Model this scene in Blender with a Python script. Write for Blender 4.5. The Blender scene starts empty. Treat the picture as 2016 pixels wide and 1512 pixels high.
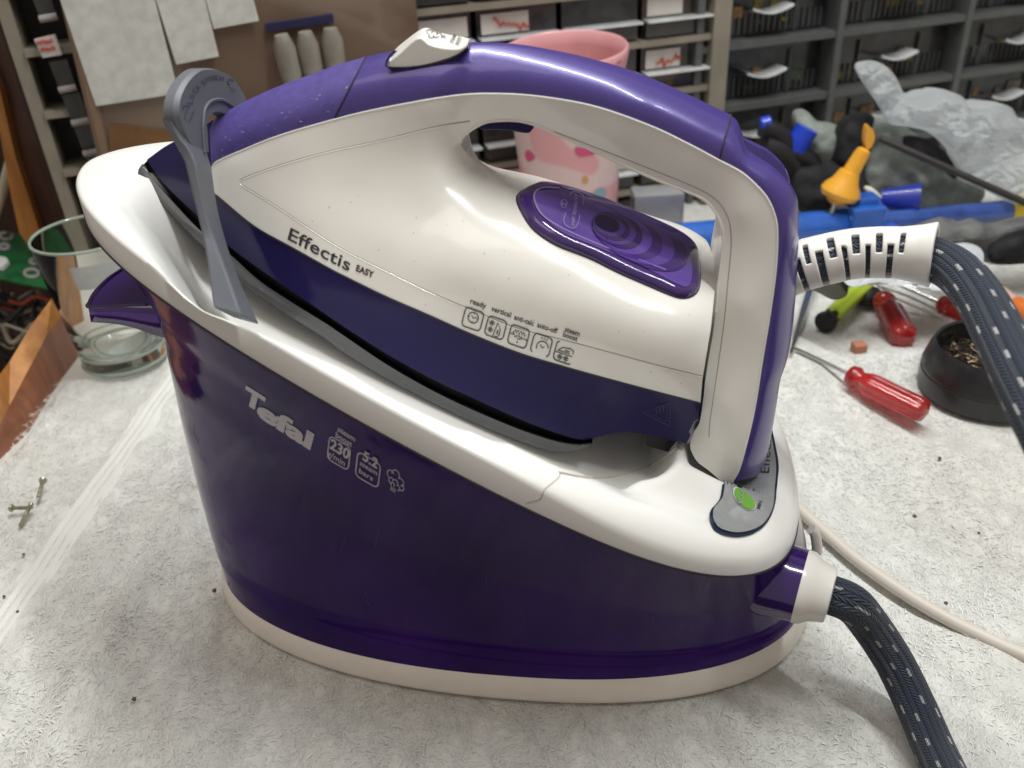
import bpy, math, random
import numpy as np
from mathutils import Vector
from mathutils.bvhtree import BVHTree
from mathutils.geometry import delaunay_2d_cdt
random.seed(5); rng = np.random.default_rng(5)
S = bpy.context.scene; COL = S.collection

# ------------------------------------------------------------------ camera, world, lamps, exposure
FPX, H = 1750.0, 0.38
_p, _r = math.radians(32), math.radians(3.15)
CF = np.array([0, math.cos(_p), -math.sin(_p)]); _R0 = np.array([1., 0, 0]); _U0 = np.cross(_R0, CF)
CR = _R0*math.cos(_r) - _U0*math.sin(_r); CU = _U0*math.cos(_r) + _R0*math.sin(_r)
CP = np.array([0, 0, H])
cd = bpy.data.cameras.new('camera'); cam = bpy.data.objects.new('camera', cd); COL.objects.link(cam)
from mathutils import Matrix
M = Matrix(((CR[0], CU[0], -CF[0], 0), (CR[1], CU[1], -CF[1], 0), (CR[2], CU[2], -CF[2], H), (0, 0, 0, 1)))
cam.matrix_world = M
cd.sensor_width = 36; cd.lens = 36*FPX/2016; cd.clip_start = .01; cd.clip_end = 50
cd.dof.use_dof = True; cd.dof.focus_distance = .445; cd.dof.aperture_fstop = 9.5
S.camera = cam
W = bpy.data.worlds.new('World'); S.world = W; W.use_nodes = True
W.node_tree.nodes['Background'].inputs[0].default_value = (1.0, .90, .80, 1)
W.node_tree.nodes['Background'].inputs[1].default_value = .33
def area(name, loc, target, sx, sy, power, col):
    l = bpy.data.lights.new(name, 'AREA'); l.shape = 'RECTANGLE'; l.size = sx; l.size_y = sy; l.energy = power; l.color = col
    o = bpy.data.objects.new(name, l); COL.objects.link(o); o.location = loc
    d = Vector(target) - Vector(loc); o.rotation_euler = d.to_track_quat('-Z', 'Y').to_euler(); return o
area('ceiling_tube_lamp', (.25, .56, 1.5), (.05, .42, .1), 1.7, .05, 23, (.96, 1.0, .985))
area('room_lamp', (-.5, .1, 2.2), (0, .45, .1), 1.2, 1.0, 6.5, (1, .92, .84))  # added soft overhead fill standing in for ceiling bounce
S.view_settings.view_transform = 'Standard'; S.view_settings.look = 'None'; S.view_settings.gamma = 1
S.view_settings.use_curve_mapping = False; S.view_settings.exposure = 0.17
S.render.resolution_x = 1024; S.render.resolution_y = 768

# ------------------------------------------------------------------ pixel -> real point on a real plane
def rays(px, py):
    px = np.asarray(px, float); py = np.asarray(py, float)
    d = CF[None]*FPX + CR[None]*(px.reshape(-1, 1)-1008) - CU[None]*(py.reshape(-1, 1)-756)
    return d/np.linalg.norm(d, axis=1, keepdims=True)
A0, Y0 = .1618, .387
EX = np.array([math.cos(A0), -math.sin(A0), 0]); EY = np.array([math.sin(A0), math.cos(A0), 0]); OL = np.array([0, Y0, 0])
def loc2w(u, v, z):
    u, v, z = np.broadcast_arrays(np.asarray(u, float), np.asarray(v, float), np.asarray(z, float))
    return OL + u[..., None]*EX + v[..., None]*EY + z[..., None]*np.array([0, 0, 1.])
def w2loc(P):
    d = np.asarray(P)-OL; return d@EX, d@EY, d[..., 2]
def onplane(pts, n, c):
    pts = np.asarray(pts, float).reshape(-1, 2); d = rays(pts[:, 0], pts[:, 1]); n = np.asarray(n, float)
    t = (np.asarray(c)-CP@n)/(d@n); return CP+t[:, None]*d
def L(pts, v):            # on the iron's lengthwise plane v = const
    return onplane(pts, EY, np.asarray(v)+OL@EY)
def PU(pts, u): return onplane(pts, EX, u+OL@EX)
def PZ(pts, z=0): return onplane(pts, (0, 0, 1), z)
def proj(P):
    v = np.asarray(P)-CP; k = v@CF; return np.stack([1008+FPX*(v@CR)/k, 756-FPX*(v@CU)/k], -1)
def mirror(P):
    P = np.asarray(P); v = (P-OL)@EY; return P-2*v[..., None]*EY
def crv(pts, n, closed=False):   # Catmull-Rom resample by arc length, any dimension
    p = np.asarray(pts, float)
    q = np.vstack([p[-1:], p, p[:2]]) if closed else np.vstack([2*p[0]-p[1], p, 2*p[-1]-p[-2]])
    out = []
    for i in range(1, len(q)-2):
        a, b, c, d = q[i-1:i+3]; t = np.linspace(0, 1, 16, endpoint=False)[:, None]
        out.append(.5*((2*b)+(-a+c)*t+(2*a-5*b+4*c-d)*t*t+(-a+3*b-3*c+d)*t**3))
    out = np.vstack(out+[q[-2:-1]]); s = np.r_[0, np.cumsum(np.linalg.norm(np.diff(out, axis=0), axis=1))]
    x = np.linspace(0, s[-1], n+1 if closed else n)
    if closed: x = x[:-1]
    return np.stack([np.interp(x, s, out[:, k]) for k in range(out.shape[1])], 1)
def lin(pts, n):
    p = np.asarray(pts, float); s = np.r_[0, np.cumsum(np.linalg.norm(np.diff(p, axis=0), axis=1))]; x = np.linspace(0, s[-1], n)
    return np.stack([np.interp(x, s, p[:, k]) for k in range(p.shape[1])], 1)
def sst(a, b, x): t = np.clip((x-a)/(b-a), 0, 1); return t*t*(3-2*t)

# ------------------------------------------------------------------ objects
def setp(o, label=None, cat=None, group=None, kind=None):
    if label: o['label'] = label
    if cat: o['category'] = cat
    if group: o['group'] = group
    if kind: o['kind'] = kind
    return o
def thing(name, loc, label, cat, group=None):
    o = bpy.data.objects.new(name, None); COL.objects.link(o); o.location = Vector(loc); o.empty_display_size = .01
    return setp(o, label, cat, group)
def worldloc(o):
    l = np.array(o.location)
    while o.parent: o = o.parent; l = l+np.array(o.location)
    return l
def obj(name, V, Fs, mat, parent=None, smooth=40, uv=None, origin=None, flip=False):
    V = np.asarray(V, float).reshape(-1, 3)
    pl = worldloc(parent) if parent else np.zeros(3)
    if origin is None: origin = pl if parent else V.mean(0)*[1, 1, 0]+[0, 0, V[:, 2].min()]
    me = bpy.data.meshes.new(name)
    Fs = [tuple(int(i) for i in f) for f in Fs]
    if flip: Fs = [f[::-1] for f in Fs]
    me.from_pydata((V-origin).tolist(), [], Fs); me.update()
    if uv is not None:
        ul = me.uv_layers.new(name='UVMap'); li = np.empty(len(me.loops), int); me.loops.foreach_get('vertex_index', li)
        ul.data.foreach_set('uv', np.asarray(uv, float)[li].ravel())
    if smooth:
        me.polygons.foreach_set('use_smooth', [True]*len(me.polygons)); me.set_sharp_from_angle(angle=math.radians(smooth))
    if mat: me.materials.append(mat)
    o = bpy.data.objects.new(name, me); COL.objects.link(o); o.location = Vector(origin-pl)
    if parent: o.parent = parent
    return o
def join(parts):
    V, Fs, k = [], [], 0
    for v, f in parts:
        v = np.asarray(v); V.append(v); Fs += [tuple(i+k for i in q) for q in f]; k += len(v)
    return np.vstack(V), Fs
def loft(rings, closed=False, cap=False):
    n = len(rings[0]); V = np.vstack(rings); Fs = []
    for i in range(len(rings)-1):
        for j in range(n if closed else n-1):
            a, b = i*n+j, i*n+(j+1) % n; Fs.append((a, b, b+n, a+n))
    if cap: Fs.append(tuple(range(n))[::-1]); Fs.append(tuple(range((len(rings)-1)*n, len(rings)*n)))
    return V, Fs
def frames(path):
    T = np.gradient(path, axis=0); T /= np.linalg.norm(T, axis=1, keepdims=True)
    up = np.array([0, 0, 1.]) if abs(T[0, 2]) < .9 else np.array([0, 1., 0])
    N = []; n = up-T[0]*(up@T[0]); n /= np.linalg.norm(n)
    for t in T: n = n-t*(n@t); n /= np.linalg.norm(n); N.append(n)
    N = np.array(N); return T, N, np.cross(T, N)
def tube(path, r, k=10, cap=True):
    path = np.asarray(path, float); r = np.broadcast_to(r, len(path)); T, N, B = frames(path)
    a = np.linspace(0, 2*np.pi, k, endpoint=False)
    return loft([path[i]+r[i]*(np.cos(a)[:, None]*N[i]+np.sin(a)[:, None]*B[i]) for i in range(len(path))], True, cap)
def prism(P, off):                    # flat polygon P (n,3) thickened by off vector
    P = np.asarray(P); return loft([P, P+np.asarray(off)], True, True)
def box(c, sx, sy, sz, ax=(1, 0, 0), ay=(0, 1, 0), az=(0, 0, 1)):
    c = np.asarray(c, float); ax, ay, az = map(np.asarray, (ax, ay, az)); V = []
    for z in (-.5, .5):
        for x, y in ((-.5, -.5), (.5, -.5), (.5, .5), (-.5, .5)): V.append(c+x*sx*ax+y*sy*ay+z*sz*az)
    return np.array(V), [(3, 2, 1, 0), (4, 5, 6, 7), (0, 1, 5, 4), (1, 2, 6, 5), (2, 3, 7, 6), (3, 0, 4, 7)]
def bevel(o, w=.0008, seg=2):
    m = o.modifiers.new('bevel', 'BEVEL'); m.width = w; m.segments = seg; m.limit_method = 'ANGLE'; m.angle_limit = math.radians(35); return o
def lathe(c0, axis, prof, k=40):      # prof: list of (dist along axis, radius)
    axis = np.asarray(axis, float); axis /= np.linalg.norm(axis); e = np.array([1., 0, 0]) if abs(axis[0]) < .8 else np.array([0, 1., 0])
    n = np.cross(axis, e); n /= np.linalg.norm(n); b = np.cross(axis, n); a = np.linspace(0, 2*np.pi, k, endpoint=False)
    return loft([np.asarray(c0)+h*axis+r*(np.cos(a)[:, None]*n+np.sin(a)[:, None]*b) for h, r in prof], True, False)

# ------------------------------------------------------------------ materials
def pm(name, col, rough=.4, metal=0, coat=0, var=.06, vscale=60, bump=0, bscale=400, spec=.5, trans=0, ior=1.5, alpha=1, emit=None, sheen=0, col2=None, stretch=None, sss=0, coord='Object', detail=4):
    m = bpy.data.materials.new(name); m.use_nodes = True; nt = m.node_tree; b = nt.nodes['Principled BSDF']; N = nt.nodes.new; K = nt.links.new
    b.inputs['Roughness'].default_value = rough; b.inputs['Metallic'].default_value = metal; b.inputs['Coat Weight'].default_value = coat
    b.inputs['Coat Roughness'].default_value = .04; b.inputs['Specular IOR Level'].default_value = spec
    b.inputs['Transmission Weight'].default_value = trans; b.inputs['IOR'].default_value = ior; b.inputs['Alpha'].default_value = alpha
    b.inputs['Sheen Weight'].default_value = sheen
    if sss: b.inputs['Subsurface Weight'].default_value = sss; b.inputs['Subsurface Radius'].default_value = (.004, .003, .002)
    tc = N('ShaderNodeTexCoord'); mp = N('ShaderNodeMapping'); K(tc.outputs[coord], mp.inputs[0])
    if stretch: mp.inputs['Scale'].default_value = stretch
    no = N('ShaderNodeTexNoise'); no.inputs['Scale'].default_value = vscale; no.inputs['Detail'].default_value = detail; K(mp.outputs[0], no.inputs[0])
    rp = N('ShaderNodeValToRGB'); K(no.outputs[0], rp.inputs[0]); c = np.array(col)
    c2 = np.array(col2) if col2 is not None else np.clip(c*(1+var), 0, 1); c1 = c if col2 is not None else c*(1-var)
    rp.color_ramp.elements[0].position = .35; rp.color_ramp.elements[1].position = .65
    rp.color_ramp.elements[0].color = (*c1, 1); rp.color_ramp.elements[1].color = (*c2, 1); K(rp.outputs[0], b.inputs['Base Color'])
    rr = N('ShaderNodeMapRange'); K(no.outputs[0], rr.inputs[0]); rr.inputs[3].default_value = max(0, rough*.85); rr.inputs[4].default_value = min(1, rough*1.15+.01); K(rr.outputs[0], b.inputs['Roughness'])
    if bump:
        n2 = N('ShaderNodeTexNoise'); n2.inputs['Scale'].default_value = bscale; n2.inputs['Detail'].default_value = 4; K(mp.outputs[0], n2.inputs[0])
        bp = N('ShaderNodeBump'); bp.inputs['Distance'].default_value = bump; K(n2.outputs[0], bp.inputs['Height']); K(bp.outputs[0], b.inputs['Normal'])
    if emit: b.inputs['Emission Color'].default_value = (*emit[:3], 1); b.inputs['Emission Strength'].default_value = emit[3]
    return m
WHITE = pm('white_gloss_plastic', (.80, .775, .73), .22, coat=.35, var=.02, vscale=25)
WHITE2 = pm('white_satin_plastic', (.80, .775, .735), .38, coat=.1, var=.02, vscale=25)
TRAYW = pm('tray_white_plastic', (.80, .79, .765), .33, coat=.2, var=.015, vscale=20)
FOOTW = pm('foot_cream_plastic', (.80, .74, .67), .35, var=.02)
PURP = pm('purple_pearl_plastic', (.070, .046, .235), .30, coat=.35, var=.05, vscale=900, metal=.15)
PURPM = pm('purple_satin_plastic', (.085, .06, .26), .5, var=.08, vscale=300, bump=.00005, bscale=3000)
SKIRT = pm('dark_indigo_plastic', (.012, .008, .066), .17, coat=0, spec=.25, var=.08, vscale=15)
TANKM = pm('dark_purple_tank', (.022, .006, .082), .09, coat=0, spec=.09, col2=(.040, .012, .135), vscale=11, detail=2, bump=.0022, bscale=9)
TRANSP = pm('translucent_purple', (.10, .03, .33), .12, coat=.5, trans=.55, var=.05)
WINM = pm('purple_window_plastic', (.055, .025, .15), .10, coat=.5, var=.1, vscale=40)
GREY = pm('blue_grey_plastic', (.125, .132, .155), .5, var=.03, bump=.00004, bscale=2500)
SOLE = pm('sole_rim_grey', (.075, .077, .082), .32, var=.08, coat=.2)
BLACK = pm('black_plastic', (.012, .011, .012), .4, var=.2)
SEAM = pm('seam_shadow_gap', (.02, .014, .03), .7)
CHROME = pm('steel', (.55, .55, .54), .22, metal=1, var=.1)
PRINTD = pm('dark_print', (.035, .035, .04), .5)
PRINTG = pm('grey_print', (.60, .57, .62), .4)
PRINTL = pm('lilac_print', (.34, .28, .5), .35)

# ------------------------------------------------------------------ decals pressed on real surfaces
def bvh_of(V, Fs): return BVHTree.FromPolygons([tuple(v) for v in V], [tuple(f) for f in Fs])
def hit(bvh, pts, off=.00025, fallback=None):
    pts = np.asarray(pts, float); d = rays(pts[:, 0], pts[:, 1]); out = []; last = None
    for q in d:
        p, n, i, t = bvh.ray_cast(Vector(CP), Vector(q))
        if p is None:
            out.append(None); continue
        n = np.array(n)
        if n@q > 0: n = -n
        last = np.array(p)+n*off; out.append(last)
    good = [o for o in out if o is not None]
    if not good: return np.zeros((len(out), 3))
    depth = np.mean([(g-CP)@CF for g in good])
    for i, o in enumerate(out):
        if o is None: out[i] = CP+d[i]*depth/(d[i]@CF)
    return np.array(out)
def textmesh(txt, bold=0.0, spacing=1.0):
    c = bpy.data.curves.new('t', 'FONT'); c.body = txt; c.size = 1; c.align_x = 'CENTER'; c.resolution_u = 3; c.offset = bold; c.space_character = spacing
    o = bpy.data.objects.new('t', c); COL.objects.link(o); bpy.context.view_layer.update()
    me = bpy.data.meshes.new_from_object(o.evaluated_get(bpy.context.evaluated_depsgraph_get()))
    V = np.array([v.co[:2] for v in me.vertices]); Fs = [tuple(p.vertices) for p in me.polygons]
    bpy.data.objects.remove(o); bpy.data.curves.remove(c); bpy.data.meshes.remove(me)
    V[:, 1] -= .35; return V, Fs
def tx(txt, c, wid, hgt, dx, up, bold=.01, spacing=1.0, bend=0):
    V, Fs = textmesh(txt, bold, spacing); w = V[:, 0].max()-V[:, 0].min(); V[:, 0] -= (V[:, 0].max()+V[:, 0].min())/2
    dx = np.array(dx, float)/np.hypot(*dx); up = np.array(up, float)/np.hypot(*up)
    P = np.array(c)+V[:, :1]/w*wid*dx+V[:, 1:]/.7*hgt*up
    if bend: P = P+up*(bend*((V[:, :1]/w*2)**2))
    return P, Fs
def stroke(pts, w, closed=False):
    p = np.asarray(pts, float)
    if closed: p = np.vstack([p, p[:1]])
    t = np.gradient(p, axis=0)
    if closed: t[0] = t[-1] = (p[1]-p[-2])
    t /= np.linalg.norm(t, axis=1, keepdims=True)+1e-9
    n = np.stack([-t[:, 1], t[:, 0]], 1)*w/2; k = len(p)
    return np.vstack([p+n, p-n]), [(i, i+1, i+1+k, i+k) for i in range(k-1)]
def dot(c, r, k=8): a = np.linspace(0, 2*np.pi, k, endpoint=False); return np.array(c)+r*np.stack([np.cos(a), np.sin(a)], 1), [tuple(range(k))]
def join2(L_):
    V, Fs, k = [], [], 0
    for v, f in L_: V.append(v); Fs += [tuple(i+k for i in q) for q in f]; k += len(v)
    return np.vstack(V), Fs
def decal(name, shape, bvh, mat, parent, off=.0003):
    V, Fs = shape; return obj(name, hit(bvh, V, off), Fs, mat, parent, smooth=0)
def circ(c, rx, ry=None, a0=0, a1=360, n=20):
    a = np.radians(np.linspace(a0, a1, n)); ry = ry or rx; return np.stack([c[0]+rx*np.cos(a), c[1]+ry*np.sin(a)], 1)
def rbox(h, r=.35, n=5, v=1.0):
    out = []
    for sx, sy, a in ((1, 1, 0), (-1, 1, 90), (-1, -1, 180), (1, -1, 270)):
        for t in np.linspace(a, a+90, n): out.append((sx*(1-r)*h+r*h*math.cos(math.radians(t)), (sy*(1-r)*h+r*h*math.sin(math.radians(t)))*v))
    return np.array(out)
def framed(shape, c, ex, ey):          # local unit drawing -> pixel frame
    V, Fs = shape; return np.array(c)+V[:, :1]*np.array(ex)+V[:, 1:]*np.array(ey), Fs

# ================================================================== SETTING: table, towel, wall
TABLE = pm('cream_table', (.66, .63, .58), .45, var=.03, vscale=8)
_e = PZ([(-200, 1040), (0, 866), (45, 824), (82, 768), (112, 722), (150, 672), (175, 610), (190, 560)], -.012)
_e = np.vstack([[[-.52, .271, -.012]], _e[_e[:, 1] > .28], [[-.45, 1.8, -.012], [2.2, 1.8, -.012], [2.2, .137, -.012]]])
o = obj('table_top', *prism(_e, (0, 0, -.03)), TABLE, smooth=0); setp(o, kind='structure')
o = obj('floor', *box((0, .5, -.78), 6, 6, .02), pm('dark_floor', (.03, .025, .022), .7, var=.2, vscale=4), smooth=0); setp(o, kind='structure')
WALLM = pm('dim_wall', (.10, .085, .075), .8, var=.1, vscale=3)
o = obj('wall', *box((.3, 1.75, .5), 4.5, .05, 2.4), WALLM, smooth=0); setp(o, kind='structure')

# value noise
def vnoise(x, y, s, seed=0):
    g = np.random.default_rng(seed).random((256, 256)); X = x*s; Y = y*s; xi = np.floor(X).astype(int); yi = np.floor(Y).astype(int)
    fx = X-xi; fy = Y-yi; fx = fx*fx*(3-2*fx); fy = fy*fy*(3-2*fy); g_ = lambda a, b: g[a % 256, b % 256]
    return (g_(xi, yi)*(1-fx)+g_(xi+1, yi)*fx)*(1-fy)+(g_(xi, yi+1)*(1-fx)+g_(xi+1, yi+1)*fx)*fy
HB0, HB1 = PZ([(330, 760), (20, 1210)], 0)[:, :2]
HD = (HB1-HB0)/np.linalg.norm(HB1-HB0); HN = np.array([-HD[1], HD[0]])
FOOTP = dict(uL=-.1829, uR=.1616, w=.0865, um=.0032, n1=2.2, n2=2.4)
def hem(x, y): return ((x-HB0[0])*HN[0]+(y-HB0[1])*HN[1])
def towelz(x, y):
    u = (x-OL[0])*EX[0]+(y-OL[1])*EX[1]; v = (x-OL[0])*EY[0]+(y-OL[1])*EY[1]
    r = np.sqrt((u/.20)**2+(v/.115)**2); flat = sst(.9, 1.35, r)
    z = (vnoise(x, y, 13, 1)-.5)*.011+(vnoise(x, y, 33, 2)-.5)*.005+(vnoise(x, y, 90, 3)-.5)*.0012
    h = hem(x, y); ban = np.exp(-(h/.016)**4)
    z = z*flat*(1-.6*ban)
    z += flat*ban*(.0003*np.cos(h*2*np.pi/.0065)+.0010)
    z += flat*.007*np.exp(-((h-.060+.012*np.sin(x*30))/.012)**2)*sst(-.1, -.22, x)     # soft fold behind the hem
    return z-.0005-.0015*(1-flat)
# towel outline: straight left edge at the wooden board, back edge far behind
TL = PZ([(-260, 1200), (30, 862), (75, 800), (110, 752), (170, 742), (235, 690), (330, 640)], 0)[:, :2]
n1_, n2_ = 860, 640
gx = np.linspace(-.52, .95, n1_); gy = np.linspace(.10, 1.12, n2_); X, Y = np.meshgrid(gx, gy)
left = np.interp(Y, np.sort(TL[:, 1]), TL[np.argsort(TL[:, 1]), 0]) + .004*(vnoise(X, Y, 120, 8)-.5)
inside = (X > left-.004) & (Y > .247-.05*X)
Z = towelz(X, Y); edge = sst(0, .010, X-left); Z = Z*edge-.0115*(1-edge)
idx = np.arange(n1_*n2_).reshape(n2_, n1_); keep = inside[:-1, :-1]
q = np.stack([idx[:-1, :-1], idx[:-1, 1:], idx[1:, 1:], idx[1:, :-1]], -1)[keep].reshape(-1, 4)
TV = np.stack([X, Y, Z], -1).reshape(-1, 3); used = np.unique(q); rm = -np.ones(len(TV), int); rm[used] = np.arange(len(used))
TOW = pm('terry_cloth', (.70, .685, .64), .95, col2=(.79, .79, .76), vscale=8, bump=0, spec=.1, sheen=.3)
def fluffy(m, d1=.0020, d2=.0010):
    nt = m.node_tree; N = nt.nodes.new; K = nt.links.new; tc = N('ShaderNodeTexCoord'); prev = None
    w = N('ShaderNodeTexNoise'); w.inputs['Scale'].default_value = 30; K(tc.outputs['Object'], w.inputs[0]); va = N('ShaderNodeVectorMath'); va.operation = 'MULTIPLY_ADD'
    va.inputs[1].default_value = (.03, .03, .03); K(w.outputs[1], va.inputs[0]); K(tc.outputs['Object'], va.inputs[2])
    for sc, dist, st, ro in ((150, d1*1.5, (1, .5, 1), .4), (330, d1, (1, .32, 1), -.7), (420, d2, (.35, 1, 1), .3), (900, d2*.6, (1, .5, 1), 1.0)):
        mp = N('ShaderNodeMapping'); mp.inputs['Scale'].default_value = st; mp.inputs['Rotation'].default_value = (0, 0, ro); K(va.outputs[0], mp.inputs[0])
        n = N('ShaderNodeTexNoise'); n.inputs['Scale'].default_value = sc; n.inputs['Detail'].default_value = 5; n.inputs['Roughness'].default_value = .62; K(mp.outputs[0], n.inputs[0])
        b = N('ShaderNodeBump'); b.inputs['Distance'].default_value = dist; K(n.outputs[0], b.inputs['Height'])
        if prev: K(prev.outputs[0], b.inputs['Normal'])
        prev = b
    K(prev.outputs[0], nt.nodes['Principled BSDF'].inputs['Normal'])
fluffy(TOW)
towel = obj('towel', TV[used], rm[q], TOW, smooth=180, origin=np.zeros(3))
setp(towel, 'white terry towel spread over the table under the steam station', 'towel')
# woven hem band of the towel, ribbed
sa_ = np.linspace(-.05, .30, 260); hb_ = np.linspace(-.0165, .0165, 90); SA, HB_ = np.meshgrid(sa_, hb_)
hx = HB0[0]+SA*HD[0]+HB_*HN[0]; hy = HB0[1]+SA*HD[1]+HB_*HN[1]; fade = sst(0, .004, .0165-np.abs(HB_))
edge_n = .006*(vnoise(hx, hy, 60, 44)-.5)
fade = sst(0, .009, .0165+edge_n-np.abs(HB_)); hz = towelz(hx, hy)-.0012+fade*(.0014+.0002*np.cos(HB_*2*np.pi/.0052)+.00012*np.sin((SA+HB_*.6)*2*np.pi/.0034)*(np.abs(HB_+.004) < .005))
hv_ = np.stack([hx, hy, hz], -1).reshape(-1, 3); hi = np.arange(hv_.shape[0]).reshape(90, 260); okh = (hy[:-1, :-1] > .252-.05*hx[:-1, :-1]) & (hx[:-1, :-1] > np.interp(hy[:-1, :-1], np.sort(TL[:, 1]), TL[np.argsort(TL[:, 1]), 0]))
hq = np.stack([hi[:-1, :-1], hi[:-1, 1:], hi[1:, 1:], hi[1:, :-1]], -1)[okh].reshape(-1, 4)
obj('hem', hv_, hq, pm('woven_hem', (.72, .715, .685), .85, var=.03, vscale=40, bump=.0004, bscale=900, spec=.15), towel, smooth=180)
# terry pile
def pile(n, x0, x1, y0, y1, ln, wd, seed):
    r = np.random.default_rng(seed); x = r.uniform(x0, x1, n); y = r.uniform(y0, y1, n)
    l_ = np.interp(y, np.sort(TL[:, 1]), TL[np.argsort(TL[:, 1]), 0]); h = hem(x, y)
    ok = (x > l_) & (y > .249-.05*x) & ~((np.abs(h) < .013+.006*r.random(n))); P = np.stack([x, y, np.zeros(n)], 1); u, v, _ = w2loc(P)
    ok &= ((np.abs((u+.0107)/.166)**2.3+np.abs(v/.082)**2.3) > 1)
    pr = proj(P); ok &= (pr[:, 0] > -60) & (pr[:, 0] < 2080) & (pr[:, 1] < 1580); x, y = x[ok], y[ok]; k = len(x)
    a = vnoise(x, y, 22, 4)*7+r.normal(0, .9, k); l = ln*r.uniform(.6, 1.3, k); z = towelz(x, y)
    d = np.stack([np.cos(a), np.sin(a)], 1); s = np.stack([-d[:, 1], d[:, 0]], 1)*(wd*r.uniform(.6, 1.2, k))[:, None]/2
    c = np.stack([x, y], 1); lift = r.uniform(.03, .20, k)*l
    V = np.empty((k, 5, 3)); V[:, 0, :2] = c-s; V[:, 1, :2] = c+s; V[:, 0, 2] = V[:, 1, 2] = z-.0003
    m = c+d*(l*.45)[:, None]; V[:, 2, :2] = m+s; V[:, 3, :2] = m-s; V[:, 2, 2] = V[:, 3, 2] = z+lift
    V[:, 4, :2] = c+d*l[:, None]; V[:, 4, 2] = z+lift*.75
    b = (np.arange(k)*5)[:, None]; me = bpy.data.meshes.new('towel_pile')
    me.vertices.add(k*5); me.vertices.foreach_set('co', V.ravel())
    li = np.concatenate([b+[0, 1, 2, 3], b+[3, 2, 4]], 1).astype(np.int32).ravel(); me.loops.add(len(li)); me.loops.foreach_set('vertex_index', li)
    ls = np.stack([np.arange(k)*7, np.arange(k)*7+4], 1).ravel().astype(np.int32); me.polygons.add(2*k); me.polygons.foreach_set('loop_start', ls)
    me.update(calc_edges=True); me.validate(); me.polygons.foreach_set('use_smooth', [True]*len(me.polygons)); return me
me = pile(150000, -.42, .62, .12, .98, .0042, .00045, 11); PILE = pm('terry_pile', (.72, .71, .67), .95, col2=(.82, .83, .805), vscale=8, spec=.1, sheen=.2); nt = PILE.node_tree; ge = nt.nodes.new('ShaderNodeNewGeometry'); va = nt.nodes.new('ShaderNodeVectorMath'); va.operation = 'SCALE'; va.inputs[3].default_value = .45
vb = nt.nodes.new('ShaderNodeVectorMath'); vb.operation = 'ADD'; vb.inputs[1].default_value = (0, 0, .8); vn = nt.nodes.new('ShaderNodeVectorMath'); vn.operation = 'NORMALIZE'
for a_, b_ in ((ge.outputs['Normal'], va.inputs[0]), (va.outputs[0], vb.inputs[0]), (vb.outputs[0], vn.inputs[0]), (vn.outputs[0], nt.nodes['Principled BSDF'].inputs['Normal'])): nt.links.new(a_, b_)
me.materials.append(PILE)
po = bpy.data.objects.new('pile', me); COL.objects.link(po); po.parent = towel; setp(po, kind='stuff')

# ================================================================== STEAM STATION
def outline(uL, uR, w, um, n1, n2, N=240):
    th = np.linspace(0, 2*np.pi, N, endpoint=False); c, s = np.cos(th), np.sin(th); n = np.where(c < 0, n1, n2); a = np.where(c < 0, um-uL, uR-um)
    return um+np.sign(c)*a*np.abs(c)**(2/n), w*np.sign(s)*np.abs(s)**(2/n)
TR = dict(uL=-.197, uR=.1457, w=.1209, um=.0296, n1=1.8064, n2=2.4481)
def zt(u): s = u/.17; return .1704-.0869*s-.017*s*s+.0039*s**3
station = thing('steam_station', loc2w(0, 0, 0), 'purple and white steam generator base standing on the towel under the iron', 'steam station')
tu, tv = outline(**TR, N=480); fu, fv = outline(**FOOTP)
# foot
rings = []
for z, sc in ((.0, .985), (.0015, .998), (.004, 1.0), (.010, .996), (.0165, .985), (.0185, .972)):
    rings.append(loc2w((fu+.0107)*sc-.0107, fv*sc, z))
obj('foot', *loft(rings, True, True), FOOTW, station)
# tank: rings from foot to tray underside; concave nose
tt = np.linspace(0, 1, 46)
def lerp(a, b, t): return a+(b-a)*t
NT = [0, .05, .12, .3, .5, .65, .75, .84, .92, 1]
NU = [-.1795, -.1795, -.1815, -.1800, -.1775, -.1740, -.1715, -.1730, -.1810, -.1950]
tank_rings = []
for t in tt:
    uL = np.interp(t, NT, NU); uR = np.interp(t, [0, .08, .1, .5, 1], [.1590, .1590, .1575, .1560, .1445])
    w = np.interp(t, [0, .05, .085, .11, .5, .8, 1], [.0850, .0853, .0845, .0815, .0940, .1085, .1185]); um = lerp(.0, .0296, t); n1 = np.interp(t, [0, .7, .9, 1], [2.2, 2.1, 1.95, 1.81]); n2 = lerp(2.4, 2.45, t)
    u, v = outline(uL, uR, w, um, n1, n2); zb = .0175; zz = zb+(zt(u)+.001-zb)*t
    tank_rings.append(loc2w(u, v, zz))
TANKV, TANKF = loft(tank_rings, True, False)
tank = obj('water_tank', TANKV, TANKF, TANKM, station, smooth=60)
tank_bvh = bvh_of(TANKV, TANKF)
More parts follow.
